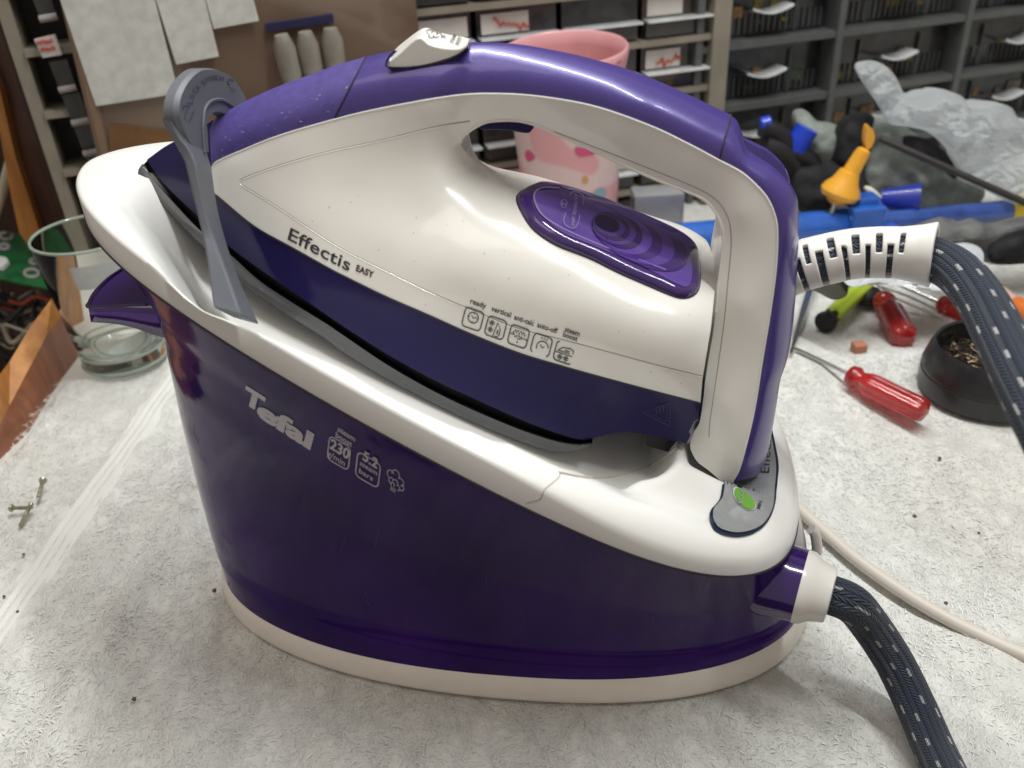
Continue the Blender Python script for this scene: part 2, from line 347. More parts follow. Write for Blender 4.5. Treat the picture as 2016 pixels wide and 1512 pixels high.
# tray: ring mesh with analytic height
REC = [(257, 387), (258, 424), (289, 474), (338, 540), (388, 578), (440, 605), (512, 640), (600, 680), (674, 712), (760, 762), (847, 806), (930, 840), (1020, 869), (1104, 905), (1174, 916), (1243, 912), (1330, 880)]
def on_zf(pts, zf, it=30):
    P = PZ(pts, .17)
    for _ in range(it):
        u, v, z = w2loc(P); n = zf(u, v); d = rays(np.asarray(pts)[:, 0], np.asarray(pts)[:, 1]); t = (.5*(n+P[:, 2])-H)/d[:, 2]; P = CP+t[:, None]*d
    return P
RP = on_zf(REC, lambda u, v: zt(u)+.015); ru, rv, _ = w2loc(RP)
rpoly = np.vstack([np.stack([ru, rv], 1), np.stack([ru, -rv], 1)[::-1]]); rpoly = crv(rpoly, 160, True)
def sdist(u, v, poly):
    p = np.stack([u.ravel(), v.ravel()], 1); A = poly; B = np.roll(poly, -1, 0); d = B-A; out = np.empty(len(p))
    for k in range(0, len(p), 4000):
        q = p[k:k+4000]; t = np.clip(((q[:, None]-A)*d).sum(-1)/((d*d).sum(-1)+1e-12), 0, 1); D = np.sqrt(((q[:, None]-A-t[..., None]*d)**2).sum(-1)).min(1)
        x, y = q[:, 0:1], q[:, 1:2]; c = ((A[:, 1] > y) != (B[:, 1] > y)) & (x < (B[:, 0]-A[:, 0])*(y-A[:, 1])/(B[:, 1]-A[:, 1]+1e-12)+A[:, 0]); ins = c.sum(1) % 2 == 1
        out[k:k+4000] = np.where(ins, D, -D)
    return out.reshape(u.shape)
opoly = np.stack([tu, tv], 1)
def trayz(u, v):
    u = np.asarray(u, float); v = np.asarray(v, float); do = sdist(u, v, opoly); dr = sdist(u, v, rpoly)
    R = .003+.017*sst(.0, .10, u); hh = .0145+.003*sst(.02, .12, u)
    e = np.clip(do/R, 0, 1); z = zt(u)+hh*(1-.0)-R*.65*(1-np.sqrt(np.clip(1-(1-e)**2, 0, 1)))
    z += .0012*np.exp(-((do-.012)/.007)**2)*(1-sst(.06, .1, u))
    # hollow sweeping along the rear deck
    g = 1.0*np.exp(-(((np.abs(v)-.088)+.25*np.clip(u-.06, 0, 1))/.012)**2)*sst(.025, .06, u)*(1-sst(.10, .13, u)); z -= .009*g
    wn = .015*(1-sst(-.16, -.10, u)); z -= .031*np.clip(sst(0, 1, (dr+.005)/(.018+wn)), 0, 1)+.006*sst(.012, .034, dr)
    z -= .026*(1-sst(.030, .066, np.abs(v)))*sst(.050, .085, u)*sst(.0, .040, do)*(1-sst(-.009, .0, dr))
    return z
rr = np.r_[0, .0006, .0015, .003, .0045, .007, .010, .014, .018, .022, np.linspace(.027, 1, 60)*1.0]
rings = []; cu = .01
for k, f in enumerate(rr):
    if k < 10: sc = 1-f/.12
    else: sc = (1-.022/.12)*(1-(k-9)/60.)
    U = cu+(tu-cu)*sc+0*tu; Vv = tv*sc; rings.append((U, Vv))
RW = [loc2w(tu, tv, zt(tu))]+[loc2w(U, Vv, trayz(U, Vv)) for U, Vv in rings[:-1]]
TRV, TRF = loft(RW, True, False)
k = len(TRV); TRV = np.vstack([TRV, loc2w(cu, 0, float(trayz(np.array([cu]), np.array([0.]))[0]))[None]]); n = len(tu); TRF += [(k-n+j, k-n+(j+1) % n, k) for j in range(n)]
tray = obj('tray', TRV, TRF, TRAYW, station, smooth=50)
tray_bvh = bvh_of(TRV, TRF)
def seamtube(name, P, r, mat, parent): return obj(name, *tube(P, r, 6), mat, parent)
seamtube('joint_line', hit(tray_bvh, crv([(1103, 929), (1100, 940), (1085, 953), (1073, 963), (1068, 973), (1063, 983), (1050, 987), (1035, 990)], 60), -.00005), .00022, pm('fine_joint', (.30, .26, .22), .7), station)
seamtube('deck_edge', hit(tray_bvh, crv([(1100, 930), (1160, 941), (1210, 939), (1260, 926), (1305, 903), (1334, 880)], 30), .0001), .0006, pm('cream_edge', (.55, .5, .42), .5), station)
seamtube('tray_underside_gap', loc2w(tu*.999, tv*.999, zt(tu)-.0006)[np.r_[0:480, 0]], .0007, SEAM, station)
# control panel on the rear deck
PAN = crv([(1419, 965), (1414, 985), (1399, 1003), (1395, 1018), (1399, 1037), (1412, 1050), (1442, 1058), (1472, 1055), (1500, 1040), (1519, 1010), (1529, 965), (1532, 920), (1527, 885), (1518, 845), (1500, 800), (1480, 760), (1455, 790), (1430, 880)], 80, True)
pc = np.array([1468, 940.])
def disc(poly, rings=8):
    V = [pc*0+poly.mean(0)]; V = [poly.mean(0)[None]]; Fs = []; n = len(poly)
    for i in range(1, rings+1): V.append(poly.mean(0)+(poly-poly.mean(0))*i/rings)
    V = np.vstack(V)
    for j in range(n): Fs.append((0, 1+j, 1+(j+1) % n))
    for i in range(rings-1):
        for j in range(n): a = 1+i*n+j; b = 1+i*n+(j+1) % n; Fs.append((a, b, b+n, a+n)[::-1])
    return V, Fs
PANB = pm('navy_panel_edge', (.012, .02, .05), .35); PANS = pm('silver_panel', (.36, .37, .38), .35, metal=.35, var=.05, vscale=400)
panel = decal('control_panel', disc(PAN, 26), tray_bvh, PANB, station, .0007)
pm_ = PAN.mean(0); PAN2 = pm_+(PAN-pm_)*np.array([.93, .955])
decal('panel_face', disc(PAN2, 26), tray_bvh, PANS, panel, .0013)
GREEN = pm('green_eco_button', (.13, .34, .04), .4)
e = crv([(1441, 968), (1450, 967), (1466, 977), (1480, 993), (1481, 1003), (1470, 1006), (1456, 998), (1444, 984)], 30, True)
decal('eco_ring', disc(e.mean(0)+(e-e.mean(0))*1.10), tray_bvh, pm('pale_ring', (.55, .6, .5), .4), panel, .0017)
decal('eco_button', disc(e), tray_bvh, GREEN, panel, .0021)
decal('eco_text', tx('ECO', (1453, 984), 21, 8, (.12, -1), (-1, -.1), .02), tray_bvh, PANS, panel, .0024)
decal('min_text', tx('MIN', (1491, 997), 15, 7, (.3, -1), (-1, -.25), .01), tray_bvh, PRINTD, panel, .0016)
decal('panel_text', tx('Effectis', (1509, 893), 86, 15, (.06, -1), (-1, -.06), .0), tray_bvh, PRINTD, panel, .0016)
decal('steam_icon', join2([stroke(circ((1463, 952), 7, 6, 0, 300), 1.6), stroke(circ((1470, 958), 10, 8, -60, 120), 1.4), stroke([(1441, 962), (1449, 957), (1447, 948)], 1.5), dot((1461, 952), 2.2)]), tray_bvh, pm('icon_green_grey', (.2, .26, .18), .5), panel, .0016)
# tank writing
D1, U1 = (.845, .535), (.22, -.975)
decal('tank_brand', join2([tx('T', (501, 786), 46, 30, (.84, .54), (.26, -.965), .05), tx('efal', (562, 835), 128, 30, (.84, .54), (.26, -.965), .045, .98)]), tank_bvh, PRINTG, station)
ex, ey = np.array([.86, .50]), np.array([-.12, .99])
def ic(c, h, parts): return join2([framed(p, c, ex*h, ey*h) for p in parts])
decal('tank_print', join2([
    tx('steam', (683, 853), 40, 10, D1, U1, .02), tx('boost', (678, 864), 38, 10, D1, U1, .02),
    framed(stroke(rbox(1, .4), .1, True), (668, 891), ex*24, ey*23), tx('230', (670, 883), 44, 19, D1, U1, .03), tx('g/min', (663, 901), 40, 11, D1, U1, .005),
    framed(stroke(rbox(1, .4), .1, True)[:1]+(stroke(rbox(1, .4), .1, True)[1],), (725, 924), ex*26, ey*24)]), tank_bvh, PRINTG, station)
decal('tank_print', join2([tx('5.2', (731, 903), 34, 18, D1, U1, .03), tx('steam', (727, 919), 40, 9, D1, U1, .01), tx('bars', (722, 932), 32, 9, D1, U1, .01)]), tank_bvh, PRINTG, station, .0006)
cl = []
for cx, cy, r, a0, a1 in ((-.55, -.5, .38, 120, 330), (.0, -.75, .42, 170, 400), (.6, -.3, .36, 230, 440), (.75, .15, .3, 270, 480), (-.4, .05, .28, 100, 330), (.05, .05, .3, 180, 380), (.35, .4, .25, 240, 450), (-.2, .35, .2, 120, 400)): cl.append(stroke(circ((cx, cy), r, r, a0, a1, 12), .09))
for x in (-.3, -.1, .1): cl.append(stroke([(x, .6), (x-.02, 1.0)], .09))
decal('steam_cloud_mark', ic((778, 948), 20, cl), tank_bvh, PRINTG, station)
# spout at the nose
zs = float(L([(240, 602)], -.030)[0, 2])
top = PZ(crv([(174, 600), (186, 577), (213, 549), (239, 531), (270, 540), (330, 590), (330, 606), (288, 601), (178, 604)], 40), zs)
spo = obj('spout', *join([prism(top, (0, 0, -.0025)), loft([PZ(lin([(177, 604), (340, 600)], 12), zs), L(crv([(182, 632), (222, 635), (264, 643), (309, 659), (345, 668)], 12), -.032)])]), TRANSP, station, smooth=30)
m = spo.modifiers.new('s', 'SOLIDIFY'); m.thickness = .0015
obj('spout_rib', *tube(np.vstack([PZ(crv([(239, 531), (213, 549), (186, 577), (175, 599), (178, 604), (288, 601)], 30), zs+.0003)]), .0009, 8), pm('deep_purple_edge', (.025, .008, .09), .2, coat=.5), spo)
# hose port
pb, pd = L([(1592, 1158)], -.062)[0], None
axd = EX*.93-EY*.30-np.array([0, 0, .05]); axd /= np.linalg.norm(axd)
su = np.array([0, 0, 1.])-axd*axd[2]; su /= np.linalg.norm(su); sv = np.cross(axd, su)
def oval(c, a, b, n=40): t = np.linspace(0, 2*np.pi, n, endpoint=False); return c+np.cos(t)[:, None]*su*a+np.sin(t)[:, None]*sv*b
PORTM = pm('violet_gloss_plastic', (.032, .009, .115), .12, coat=.8, var=.08)
obj('hose_port', *loft([oval(pb-axd*.048, .010, .012), oval(pb-axd*.032, .0150, .017), oval(pb-axd*.020, .0185, .0205), oval(pb-axd*.010, .0170, .0188), oval(pb-axd*.004, .0166, .0184)], True, True), PORTM, station)
obj('hose_collar', *loft([oval(pb-axd*.004, .0170, .0188), oval(pb-axd*.0005, .0167, .0183), oval(pb+axd*.003, .0146, .0156), oval(pb+axd*.010, .0130, .0135), oval(pb+axd*.0105, .0118, .0118), oval(pb+axd*.004, .0105, .0105)], True, True), WHITE, station)
obj('cord_clip', *tube(L(crv([(1597, 1042), (1604, 1050), (1608, 1070), (1609, 1088)], 12), -.03), .0026, 10), WHITE, station)

# ================================================================== LOCK LEVER (part of the station)
lev = thing('lock_lever', loc2w(-.1, 0, .22), None, None); del_keys = [k for k in ()]
lev.parent = station; lev.location = Vector(loc2w(-.1, 0, .22)-worldloc(station))
n = 26
sh_ = np.clip(1-np.arange(26)/6., 0, 1)[:, None]*.004*EX
vl = np.interp(np.linspace(0, 1, n), [0, .2, .6, 1], [-.043, -.045, -.058, -.078])
Fl = crv([(334, 228), (337, 250), (349, 278), (361, 313), (374, 365), (389, 427), (401, 480), (410, 536), (417, 593), (420, 606)], n)
Dl = crv([(352, 226), (355, 240), (363, 268), (379, 296), (388, 330), (397, 378), (411, 440), (430, 492), (452, 552), (476, 622)], n)
Rl = crv([(404, 232), (408, 250), (411, 280), (415, 310), (420, 350), (427, 400), (439, 452), (457, 511), (478, 566), (512, 640)], n)
a, b, c = L(Fl, vl), L(Dl, vl), L(Rl, vl+np.interp(np.linspace(0, 1, n), [0, 1], [.020, .011])); d_ = a+(c-b)
a, b, c, d_ = a-sh_, b-sh_, c-sh_, d_-sh_
ring = [np.array([a[i], b[i], c[i], d_[i]]) for i in range(n)]
for mm in (0, 1):
    rg = [mirror(r) for r in ring[9:]] if mm else ring
    bevel(obj('leg', *loft(rg, True, True), GREY, lev, smooth=30, flip=bool(mm)), .001)
u0 = float(w2loc(L([(354, 239)], -.043))[0][0])
outer = crv([(381, 300), (365, 270), (356, 246), (350, 224), (351, 200), (357, 180), (369, 159), (387, 141), (405, 134), (436, 138), (463, 156), (488, 196), (502, 240), (512, 300)], 60)
def uvz(P): q = w2loc(PU(P, u0)); return np.stack([q[1], q[2]], 1)
of = uvz(outer); iff = uvz(crv([(411, 300), (409, 262), (407, 238), (414, 226), (426, 220), (440, 222), (455, 234), (464, 252), (470, 300)], 60))
def upl(P, du): return loc2w(u0+du, P[:, 0], P[:, 1])
ch = of+(of.mean(0)-of)*.04
Vp, Fp = loft([upl(of, -.002), upl(of, -.006), upl(iff, -.006), upl(iff, 0), upl(ch, 0), upl(of, -.002)], False)
Vp2 = Vp
plate = obj('plate', Vp, Fp, GREY, lev, smooth=30)
plate_bvh = bvh_of(Vp, Fp)
LG = pm('engraved_grey', (.045, .05, .065), .6)
seamtube('plate_step', PU(crv([(402, 300), (400, 262), (400, 241), (404, 213), (418, 198), (438, 197), (460, 210)], 30), u0+.0004), .0008, GREY, plate)
lt = []
for chx, (x, y), an in zip('LOCK SYSTEM', [(375, 202), (378, 190), (384, 178), (390, 170), 0, (400, 161), (408, 156), (416, 153), (423, 151), (430, 151), (438, 152)] and [(374, 201), (377, 190), (383, 179), (389, 171), (394, 166), (399, 162), (406, 157), (413, 154), (420, 153), (427, 153), (436, 155)], [-72, -66, -58, -52, 0, -42, -34, -25, -14, -4, 8]):
    if chx == ' ': continue
    t = math.radians(an); lt.append(tx(chx, (x, y), 7.5, 9.5, (math.cos(t), math.sin(t)), (math.sin(t)*.9-.1, -math.cos(t)), .0))
lt += [stroke([(368, 214), (362, 234), (372, 240), (381, 219)], 1.3), stroke(circ((366, 213), 6, 5, 150, 350, 10), 2), stroke([(449, 172), (461, 175), (462, 181), (452, 178)], 1.0), stroke(circ((453, 162), 6, 5, 100, 330, 10), 2)]
decal('lever_text', join2(lt), plate_bvh, LG, plate, .0003)

# ================================================================== STEAM IRON
iron = thing('steam_iron', loc2w(-.05, 0, .19), 'purple and white steam iron resting tilted on top of the steam station', 'steam iron')
def tps(G):
    G = np.array(G, float); p = G[:, :2]/500; v = G[:, 2]/1000; n = len(p)
    U = lambda r2: .5*r2*np.log(r2+1e-12)
    K = U(((p[:, None]-p[None])**2).sum(-1))+np.eye(n)*9e-3; Q = np.hstack([np.ones((n, 1)), p])
    A = np.block([[K, Q], [Q.T, np.zeros((3, 3))]]); s = np.linalg.solve(A, np.r_[v, 0, 0, 0])
    def f(P):
        P = np.asarray(P, float)/500; return U(((P[:, None]-p[None])**2).sum(-1))@s[:n]+s[n]+P@s[n+1:]
    return f
Kc = [(291, 318), (328, 367), (388, 424), (447, 481), (512, 530), (586, 580), (674, 641), (764, 698), (847, 744), (930, 783), (1021, 824), (1080, 847), (1125, 862)]
Kv = [-1.5, -10, -22, -31, -39, -46, -52, -56, -58, -59, -59, -58, -56]
Sc = [(425, 384), (500, 445), (576, 488), (640, 524), (674, 542), (760, 584), (847, 622), (930, 659), (1021, 695), (1110, 722), (1200, 747), (1290, 771), (1379, 794)]
Sv = [-25, -32, -38, -43, -45, -48.5, -51, -53, -54.5, -55.5, -56, -55, -53]
CL = [(930, 312), (960, 334), (1011, 360), (1060, 382), (1136, 414), (1200, 440), (1266, 469), (1344, 502), (1385, 520), (1416, 534)]
GB = [(*p, v) for p, v in zip(Kc, Kv)]+[(*p, v) for p, v in zip(Sc, Sv)]+[(*p, 0) for p in CL]+[
    (1208, 853, -52), (1278, 855, -51), (1361, 874, -50), (1200, 800, -51), (1100, 790, -56), (1300, 820, -50),
    (416, 335, -20), (438, 313, -20.5), (548, 268, -21), (657, 236, -20), (754, 213, -19), (893, 189, -18),
    (347, 277, -3), (292, 311, -.5), (412, 241, -4), (360, 330, -12.5), (330, 320, -7),
    (480, 360, -25), (560, 340, -26), (600, 430, -35), (700, 380, -28.5), (700, 300, -22.5), (800, 300, -21), (850, 250, -18.5), (905, 235, -16), (905, 280, -12), (890, 300, -14), (870, 350, -22),
    (760, 470, -40), (850, 430, -32), (920, 370, -19), (975, 430, -30), (900, 480, -42), (1000, 510, -45), (900, 540, -49), (1000, 600, -54), (1100, 550, -48), (1200, 590, -51), (1300, 630, -52), (1100, 640, -56), (1200, 680, -57.5), (1300, 710, -57),
    (955, 348, -7), (1005, 380, -14), (1053, 408, -18), (1128, 442, -20), (1192, 469, -20), (1257, 500, -21.5), (1335, 537, -24), (1378, 556, -25), (1404, 566, -26),
    (1080, 470, -34), (1100, 510, -42), (1180, 520, -38), (1280, 565, -40), (1385, 615, -43), (1380, 680, -51), (1378, 740, -54)]
Db = tps(GB)
GH = [(754, 213, -19), (893, 189, -18), (980, 185, -18), (1067, 191, -18), (1171, 210, -18), (1275, 246, -18), (1350, 281, -18.5), (1416, 316, -19), (1459, 339, -20), (1490, 366, -22), (1511, 391, -23), (1528, 440, -25), (1528, 521, -28), (1517, 608, -31), (1500, 712, -35), (1483, 816, -39), (1441, 950, -42),
      (905, 278, -12), (917, 264, -13), (942, 247, -14), (1017, 237, -14), (1094, 264, -14), (1150, 289, -14), (1233, 328, -14.5), (1289, 353, -15), (1372, 386, -16), (1405, 420, -18), (1424, 469, -21), (1413, 573, -26), (1389, 747, -34), (1365, 849, -39), (1373, 909, -41), (860, 250, -18), (800, 300, -21),
      (1200, 275, -18.5), (1350, 340, -18.5), (1460, 420, -24), (1465, 600, -32), (1430, 800, -40), (1430, 900, -43)]
Dh = tps(GH)
def handle_w(P):
    P = np.asarray(P, float); x, y = P[:, 0], P[:, 1]
    yb = 55*(1-sst(855, 905, x))+1.0; mid = np.interp(x, [860, 905, 1000, 1136, 1266, 1380, 1412, 1425], [300, 281, 290, 345, 400, 440, 470, 505])
    postx = np.interp(y, [420, 469, 514, 573, 643, 747, 830, 851, 960], [1405, 1423, 1421, 1412, 1405, 1388, 1376, 1363, 1345])-1.8
    w = sst(830, 925, x)*sst(-yb, yb, mid-y); w = np.maximum(w, ((x > postx) & (y >= 420))*1.0); return w
def D(P):
    P = np.asarray(P, float); w = handle_w(P); v = Db(P)*(1-w)+Dh(P)*w; return np.minimum(v, 0.0)
def IL(P, dv=0): P = np.asarray(P, float); return L(P, D(P)+dv)
def patch(poly, step=7, holes=()):
    poly = np.asarray(poly, float); x0, y0 = poly.min(0); x1, y1 = poly.max(0)
    gx, gy = np.meshgrid(np.arange(x0, x1, step), np.arange(y0, y1, step)); gx = gx+(np.arange(gx.shape[0]) % 2)[:, None]*step/2
    g = np.stack([gx.ravel(), gy.ravel()], 1); d = sdist(g[:, 0], g[:, 1], poly); g = g[d > step*.55]
    pts = [Vector(p) for p in poly]+[Vector(p) for p in g]; n = len(poly)
    r = delaunay_2d_cdt(pts, [(i, (i+1) % n) for i in range(n)], [list(range(n))], 1, 1e-4)
    V = np.array([tuple(v) for v in r[0]]); return V, [tuple(f) for f in r[2]]
def bedges(Fs):
    c = {}
    for f in Fs:
        for i in range(len(f)):
            e = (f[i], f[(i+1) % len(f)]); c[e] = 1
    return [e for e in c if (e[1], e[0]) not in c]
def solid(V2, Fs, dfun):               # near side + mirrored far side + wall between
    A = dfun(V2); B = mirror(A); n = len(A); F2 = [tuple(f) for f in Fs]+[tuple(i+n for i in f[::-1]) for f in Fs]
    F2 += [(e[1], e[0], e[0]+n, e[1]+n) for e in bedges(Fs)]
    return np.vstack([A, B]), F2
Ac = [(657, 236), (754, 213), (893, 189), (980, 185), (1067, 191), (1171, 210), (1275, 246), (1350, 281), (1416, 316)]
A1 = [(416, 336), (423, 322), (438, 313), (473, 298), (548, 268), (657, 236)]
A3 = [(1416, 316), (1459, 339), (1490, 366), (1511, 391), (1524, 420), (1530, 452), (1528, 521), (1517, 608), (1500, 712), (1483, 816), (1458, 915), (1441, 950)]
Aall = crv(A1[:-1]+Ac[:-1]+A3, 330)
PB = crv([(1441, 950), (1435, 954), (1419, 946), (1395, 926), (1373, 909), (1361, 888), (1359, 872), (1365, 851)], 30)
PL = crv([(1365, 851), (1377, 832), (1384, 790), (1389, 747), (1398, 690), (1406, 643), (1413, 573), (1420, 514), (1424, 469), (1417, 435), (1396, 402), (1372, 386), (1330, 369), (1289, 353), (1233, 328), (1150, 289), (1094, 264), (1055, 247), (1017, 238), (969, 239), (942, 247), (917, 264), (907, 276), (911, 292), (930, 312)], 260)
CLn = crv(CL, 90)
BR = lin([(1416, 534), (1408, 560), (1400, 643), (1383, 747), (1379, 794)], 40)
Sr = crv(Sc, 170)[::-1]; LF = crv([(425, 384), (416, 365), (413, 350), (416, 336)], 10)
polyW = np.vstack([Aall[:-1], PB[:-1], PL[:-1], CLn[:-1], BR[:-1], Sr[:-1], LF[:-1]])
V2, F2 = patch(polyW, 6.5)
def shellmap(P): return IL(P)
SHV, SHF = solid(V2, F2, shellmap)
shell = obj('body_shell', SHV, SHF, WHITE, iron, smooth=42)
shell_bvh = bvh_of(SHV, SHF)
# purple covers
def cover(name, Ap, Bp, vB, nA, mat, parent=None, flat=None, ends_=()):
    Aq, Bq = crv(Ap, nA), crv(Bp, nA); vb = np.interp(np.linspace(0, 1, nA), np.linspace(0, 1, len(vB)), np.array(vB)/1000.); va = D(Aq)+.0005
    rings = []
    for ph in np.radians(np.r_[0, 8, 18, 28, 38, 46, 54, 62, 70, 78, 84, 90]):
        s_, c_ = math.sin(ph), math.cos(ph); f = .62*s_**.9+.38*(1-c_**.8); cc = c_**.8
        rings.append(L(Aq+(Bq-Aq)*f, vb+(va-vb)*cc))
    far = [mirror(r) for r in rings][::-1]
    if flat is not None:
        mid = .5*(rings[-1]+far[0]); dep = np.interp(np.linspace(0, 1, nA), np.linspace(0, 1, len(flat)), flat)[:, None]
        T = np.gradient(mid, axis=0); T /= np.linalg.norm(T, axis=1, keepdims=True)+1e-9; Nn = np.cross(EY, T); Nn *= np.sign((Nn@np.array([EX[0], EX[1], .3])))[:, None]
        lip = [rings[-1]*.9+far[0]*.1-Nn*.0006, rings[-1]*.8+far[0]*.2-Nn*dep*.75, mid-Nn*dep, rings[-1]*.2+far[0]*.8-Nn*dep*.75, rings[-1]*.1+far[0]*.9-Nn*.0006]
        rings = rings+lip+far
    else: rings = rings+far[1:]
    for q_ in ends_: seamtube('cover_joint', np.array([r[q_] for r in rings[:12]]), .00045, SEAM, parent or iron)
    V, Fs = loft(rings); ends = [tuple(range(0, len(V), nA))[::-1], tuple(range(nA-1, len(V), nA))]
    return obj(name, V, Fs+ends, mat, parent or iron, smooth=40), bvh_of(V, Fs)
B1 = [(412, 241), (450, 217), (490, 196), (540, 173), (597, 152), (660, 129), (721, 111)]
B2 = [(721, 111), (765, 102), (850, 90), (936, 83), (1011, 86), (1080, 97), (1150, 112), (1233, 136), (1317, 169), (1400, 208), (1439, 226)]
B3 = [(1439, 226), (1452, 241), (1460, 262), (1467, 286), (1484, 303), (1522, 328), (1552, 357), (1567, 383), (1572, 412), (1572, 480), (1566, 590), (1554, 690), (1536, 750), (1530, 790), (1520, 849), (1510, 897), (1500, 925), (1490, 938)]
cover('front_cover', A1, B1, [0, 0], 60, PURPM)
grip, grip_bvh = cover('grip_cover', Ac, B2, [0, 0], 110, PURP, ends_=(0, -1))
cover('rear_cover', A3, B3, [0, -4, -9, -12, -13, -13, -13, -13, -14, -15, -17, -20, -23, -24, -25, -26, -26, -26], 120, PURP, flat=[.0005, .006, .012, .012, .008, .002, .001, .001, .001])
sm = lambda pts, n, r, mat, nm, f=None, par=None: seamtube(nm, (f or IL)(crv(pts, n)), r, mat, par or iron)
Aedge = crv(A1+Ac[1:]+A3[1:], 300); seamtube('frame_bead', L(Aedge, D(Aedge)+.0001), .0005, WHITE, shell)
Hedge = PL[60:250]; seamtube('opening_bead', L(Hedge, D(Hedge)-.0001), .0006, WHITE, shell)
seamtube('skirt_gap', IL(crv(Sc, 160), -.0001), .0004, SEAM, iron)
# embossed outline on the shell
EM = crv([(1381, 742), (1300, 722), (1200, 695), (1110, 671), (1021, 648), (930, 612), (847, 577), (760, 535), (674, 492), (600, 445), (548, 410), (500, 380), (478, 367), (473, 359), (482, 352), (548, 328), (647, 300), (754, 277), (858, 251), (925, 240)], 260)
seamtube('embossed_line', IL(EM, .0003), .0005, WHITE, shell)
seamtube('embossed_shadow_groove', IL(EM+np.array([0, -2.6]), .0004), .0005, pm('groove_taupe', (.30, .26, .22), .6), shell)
HE2 = crv([(1396, 860), (1398, 830), (1408, 760), (1425, 640), (1433, 560), (1440, 470), (1430, 420), (1400, 385), (1340, 356), (1250, 320), (1150, 281), (1090, 258)], 120)
seamtube('handle_seam', IL(HE2, .0003), .00042, pm('groove_taupe_soft', (.36, .32, .28), .6), shell)
# skirt
polyS = np.vstack([lin([(291, 313), (318, 293), (347, 277), (380, 258), (412, 241)], 30)[:-1], lin([(412, 241), (415, 300), (415, 336)], 16)[:-1], LF[::-1][:-1], crv(Sc, 170)[:-1], lin([(1379, 794), (1374, 830), (1358, 874)], 14)[:-1],
                   crv([(1358, 874), (1320, 866), (1278, 856), (1240, 851), (1208, 853), (1170, 862), (1150, 866), (1125, 862)], 40)[:-1], crv(Kc, 190)[::-1][:-1], [(289, 315)]])
V2s, F2s = patch(polyS, 7)
SKV, SKF = solid(V2s, F2s, lambda P: IL(P, .0003)); skirt = obj('heat_skirt', SKV, SKF, SKIRT, iron, smooth=42)
sk_bvh = bvh_of(SKV, SKF)
decal('hot_surface_mark', join2([stroke([(1266, 811), (1319, 792), (1319, 838)], 2.2, True), stroke([(1277, 812), (1313, 799), (1313, 829)], 1.4, True)]+[stroke([(1291+7*i, 816-3*i), (1293+7*i, 809-2*i), (1291+7*i, 804-3*i)], 1.6) for i in range(3)]), sk_bvh, pm('indigo_relief', (.03, .024, .10), .35), skirt, .0004)
# sole: black band + grey rim plate
N_ = 150
Kr = crv(Kc, N_); kv = np.interp(np.arange(N_)/(N_-1.), np.r_[0, np.cumsum(np.hypot(*np.diff(np.array(Kc, float), axis=0).T))]/np.hypot(*np.diff(np.array(Kc, float), axis=0).T).sum(), np.array(Kv)/1000.)
G2 = crv([(286, 324), (296, 342), (314, 364), (350, 404), (393, 449), (455, 499), (512, 550), (575, 592), (640, 632), (674, 655), (760, 713), (847, 763), (930, 803), (1021, 841), (1090, 864), (1135, 872), (1166, 870)], N_)
G = crv([(281, 325), (272, 338), (274, 352), (289, 374), (338, 424), (398, 486), (470, 552), (512, 582), (562, 617), (640, 667), (674, 693), (760, 746), (847, 792), (930, 832), (1021, 869), (1087, 890), (1135, 887), (1164, 877)], N_)
rb = [L(Kr, np.minimum(kv+.003, 0)), L(G2, np.minimum(kv+.006, 0))]
V, Fs = loft(rb+[mirror(rb[1]), mirror(rb[0])]); obj('sole_band', V, Fs, BLACK, iron)
r1 = [L(G2+np.array([0, 1]), np.minimum(kv+.004, 0)), L(G2+np.array([0, 4]), kv-.0005), L(G2*.45+G*.55, kv-.001), L(G+np.array([0, -3]), kv-.0006), L(G, np.minimum(kv+.001, 0)), L(G+np.array([2, -2]), np.minimum(kv+.01, 0))]
V, Fs = loft(r1+[mirror(r) for r in r1[::-1]]); obj('soleplate', V, Fs+[tuple(range(N_-1, len(V), N_))], SOLE, iron)
rf = np.array([(1272, 850), (1345, 866), (1336, 884), (1322, 892), (1296, 884), (1272, 878)]); obj('rear_foot', *prism(L(rf, -.040), EY*.08), BLACK, iron, smooth=0)
# seam purple covers
# window lens on top of the body
WO = crv([(1017, 395), (1021, 382), (1038, 370), (1059, 364), (1094, 369), (1147, 385), (1218, 411), (1290, 442), (1337, 464), (1364, 483), (1375, 503), (1378, 542), (1375, 569), (1364, 583), (1344, 588), (1320, 582), (1266, 559), (1218, 538), (1159, 509), (1094, 483), (1051, 454), (1028, 421)], 110, True)
wc = np.array([1200., 480.])
def dome(poly, hs, name, mat, parent, bvh, tint=None):
    rr_ = []; n = len(poly); c = poly.mean(0)
    for s, h in hs: rr_.append(hit(bvh, c+(poly-c)*s, h))
    V, Fs = loft(rr_, True); V = np.vstack([V, hit(bvh, c[None], hs[-1][1])]); k = len(V)-1; b = (len(hs)-1)*n
    Fs += [(b+j, b+(j+1) % n, k) for j in range(n)]; return obj(name, V, Fs, mat, parent, smooth=50), (V, Fs)
win, wg = dome(WO, [(1, .0), (.985, .0018), (.96, .0030), (.92, .0038), (.85, .0043), (.7, .0047), (.5, .005), (.25, .005)], 'tank_window', WINM, iron, shell_bvh)
win_bvh = bvh_of(*wg)
seamtube('window_gap', hit(shell_bvh, np.vstack([WO, WO[:1]]), .0001), .0004, SEAM, win)
W2 = crv([(1050, 382), (1056, 377), (1085, 375), (1120, 383), (1180, 405), (1250, 435), (1330, 472), (1352, 489), (1360, 510), (1362, 540), (1356, 562), (1340, 563), (1290, 538), (1230, 510), (1170, 485), (1110, 460), (1075, 432), (1056, 405)], 90, True)
FACE2 = pm('violet_window_field', (.11, .06, .30), .14, coat=.5, var=.15, vscale=30)
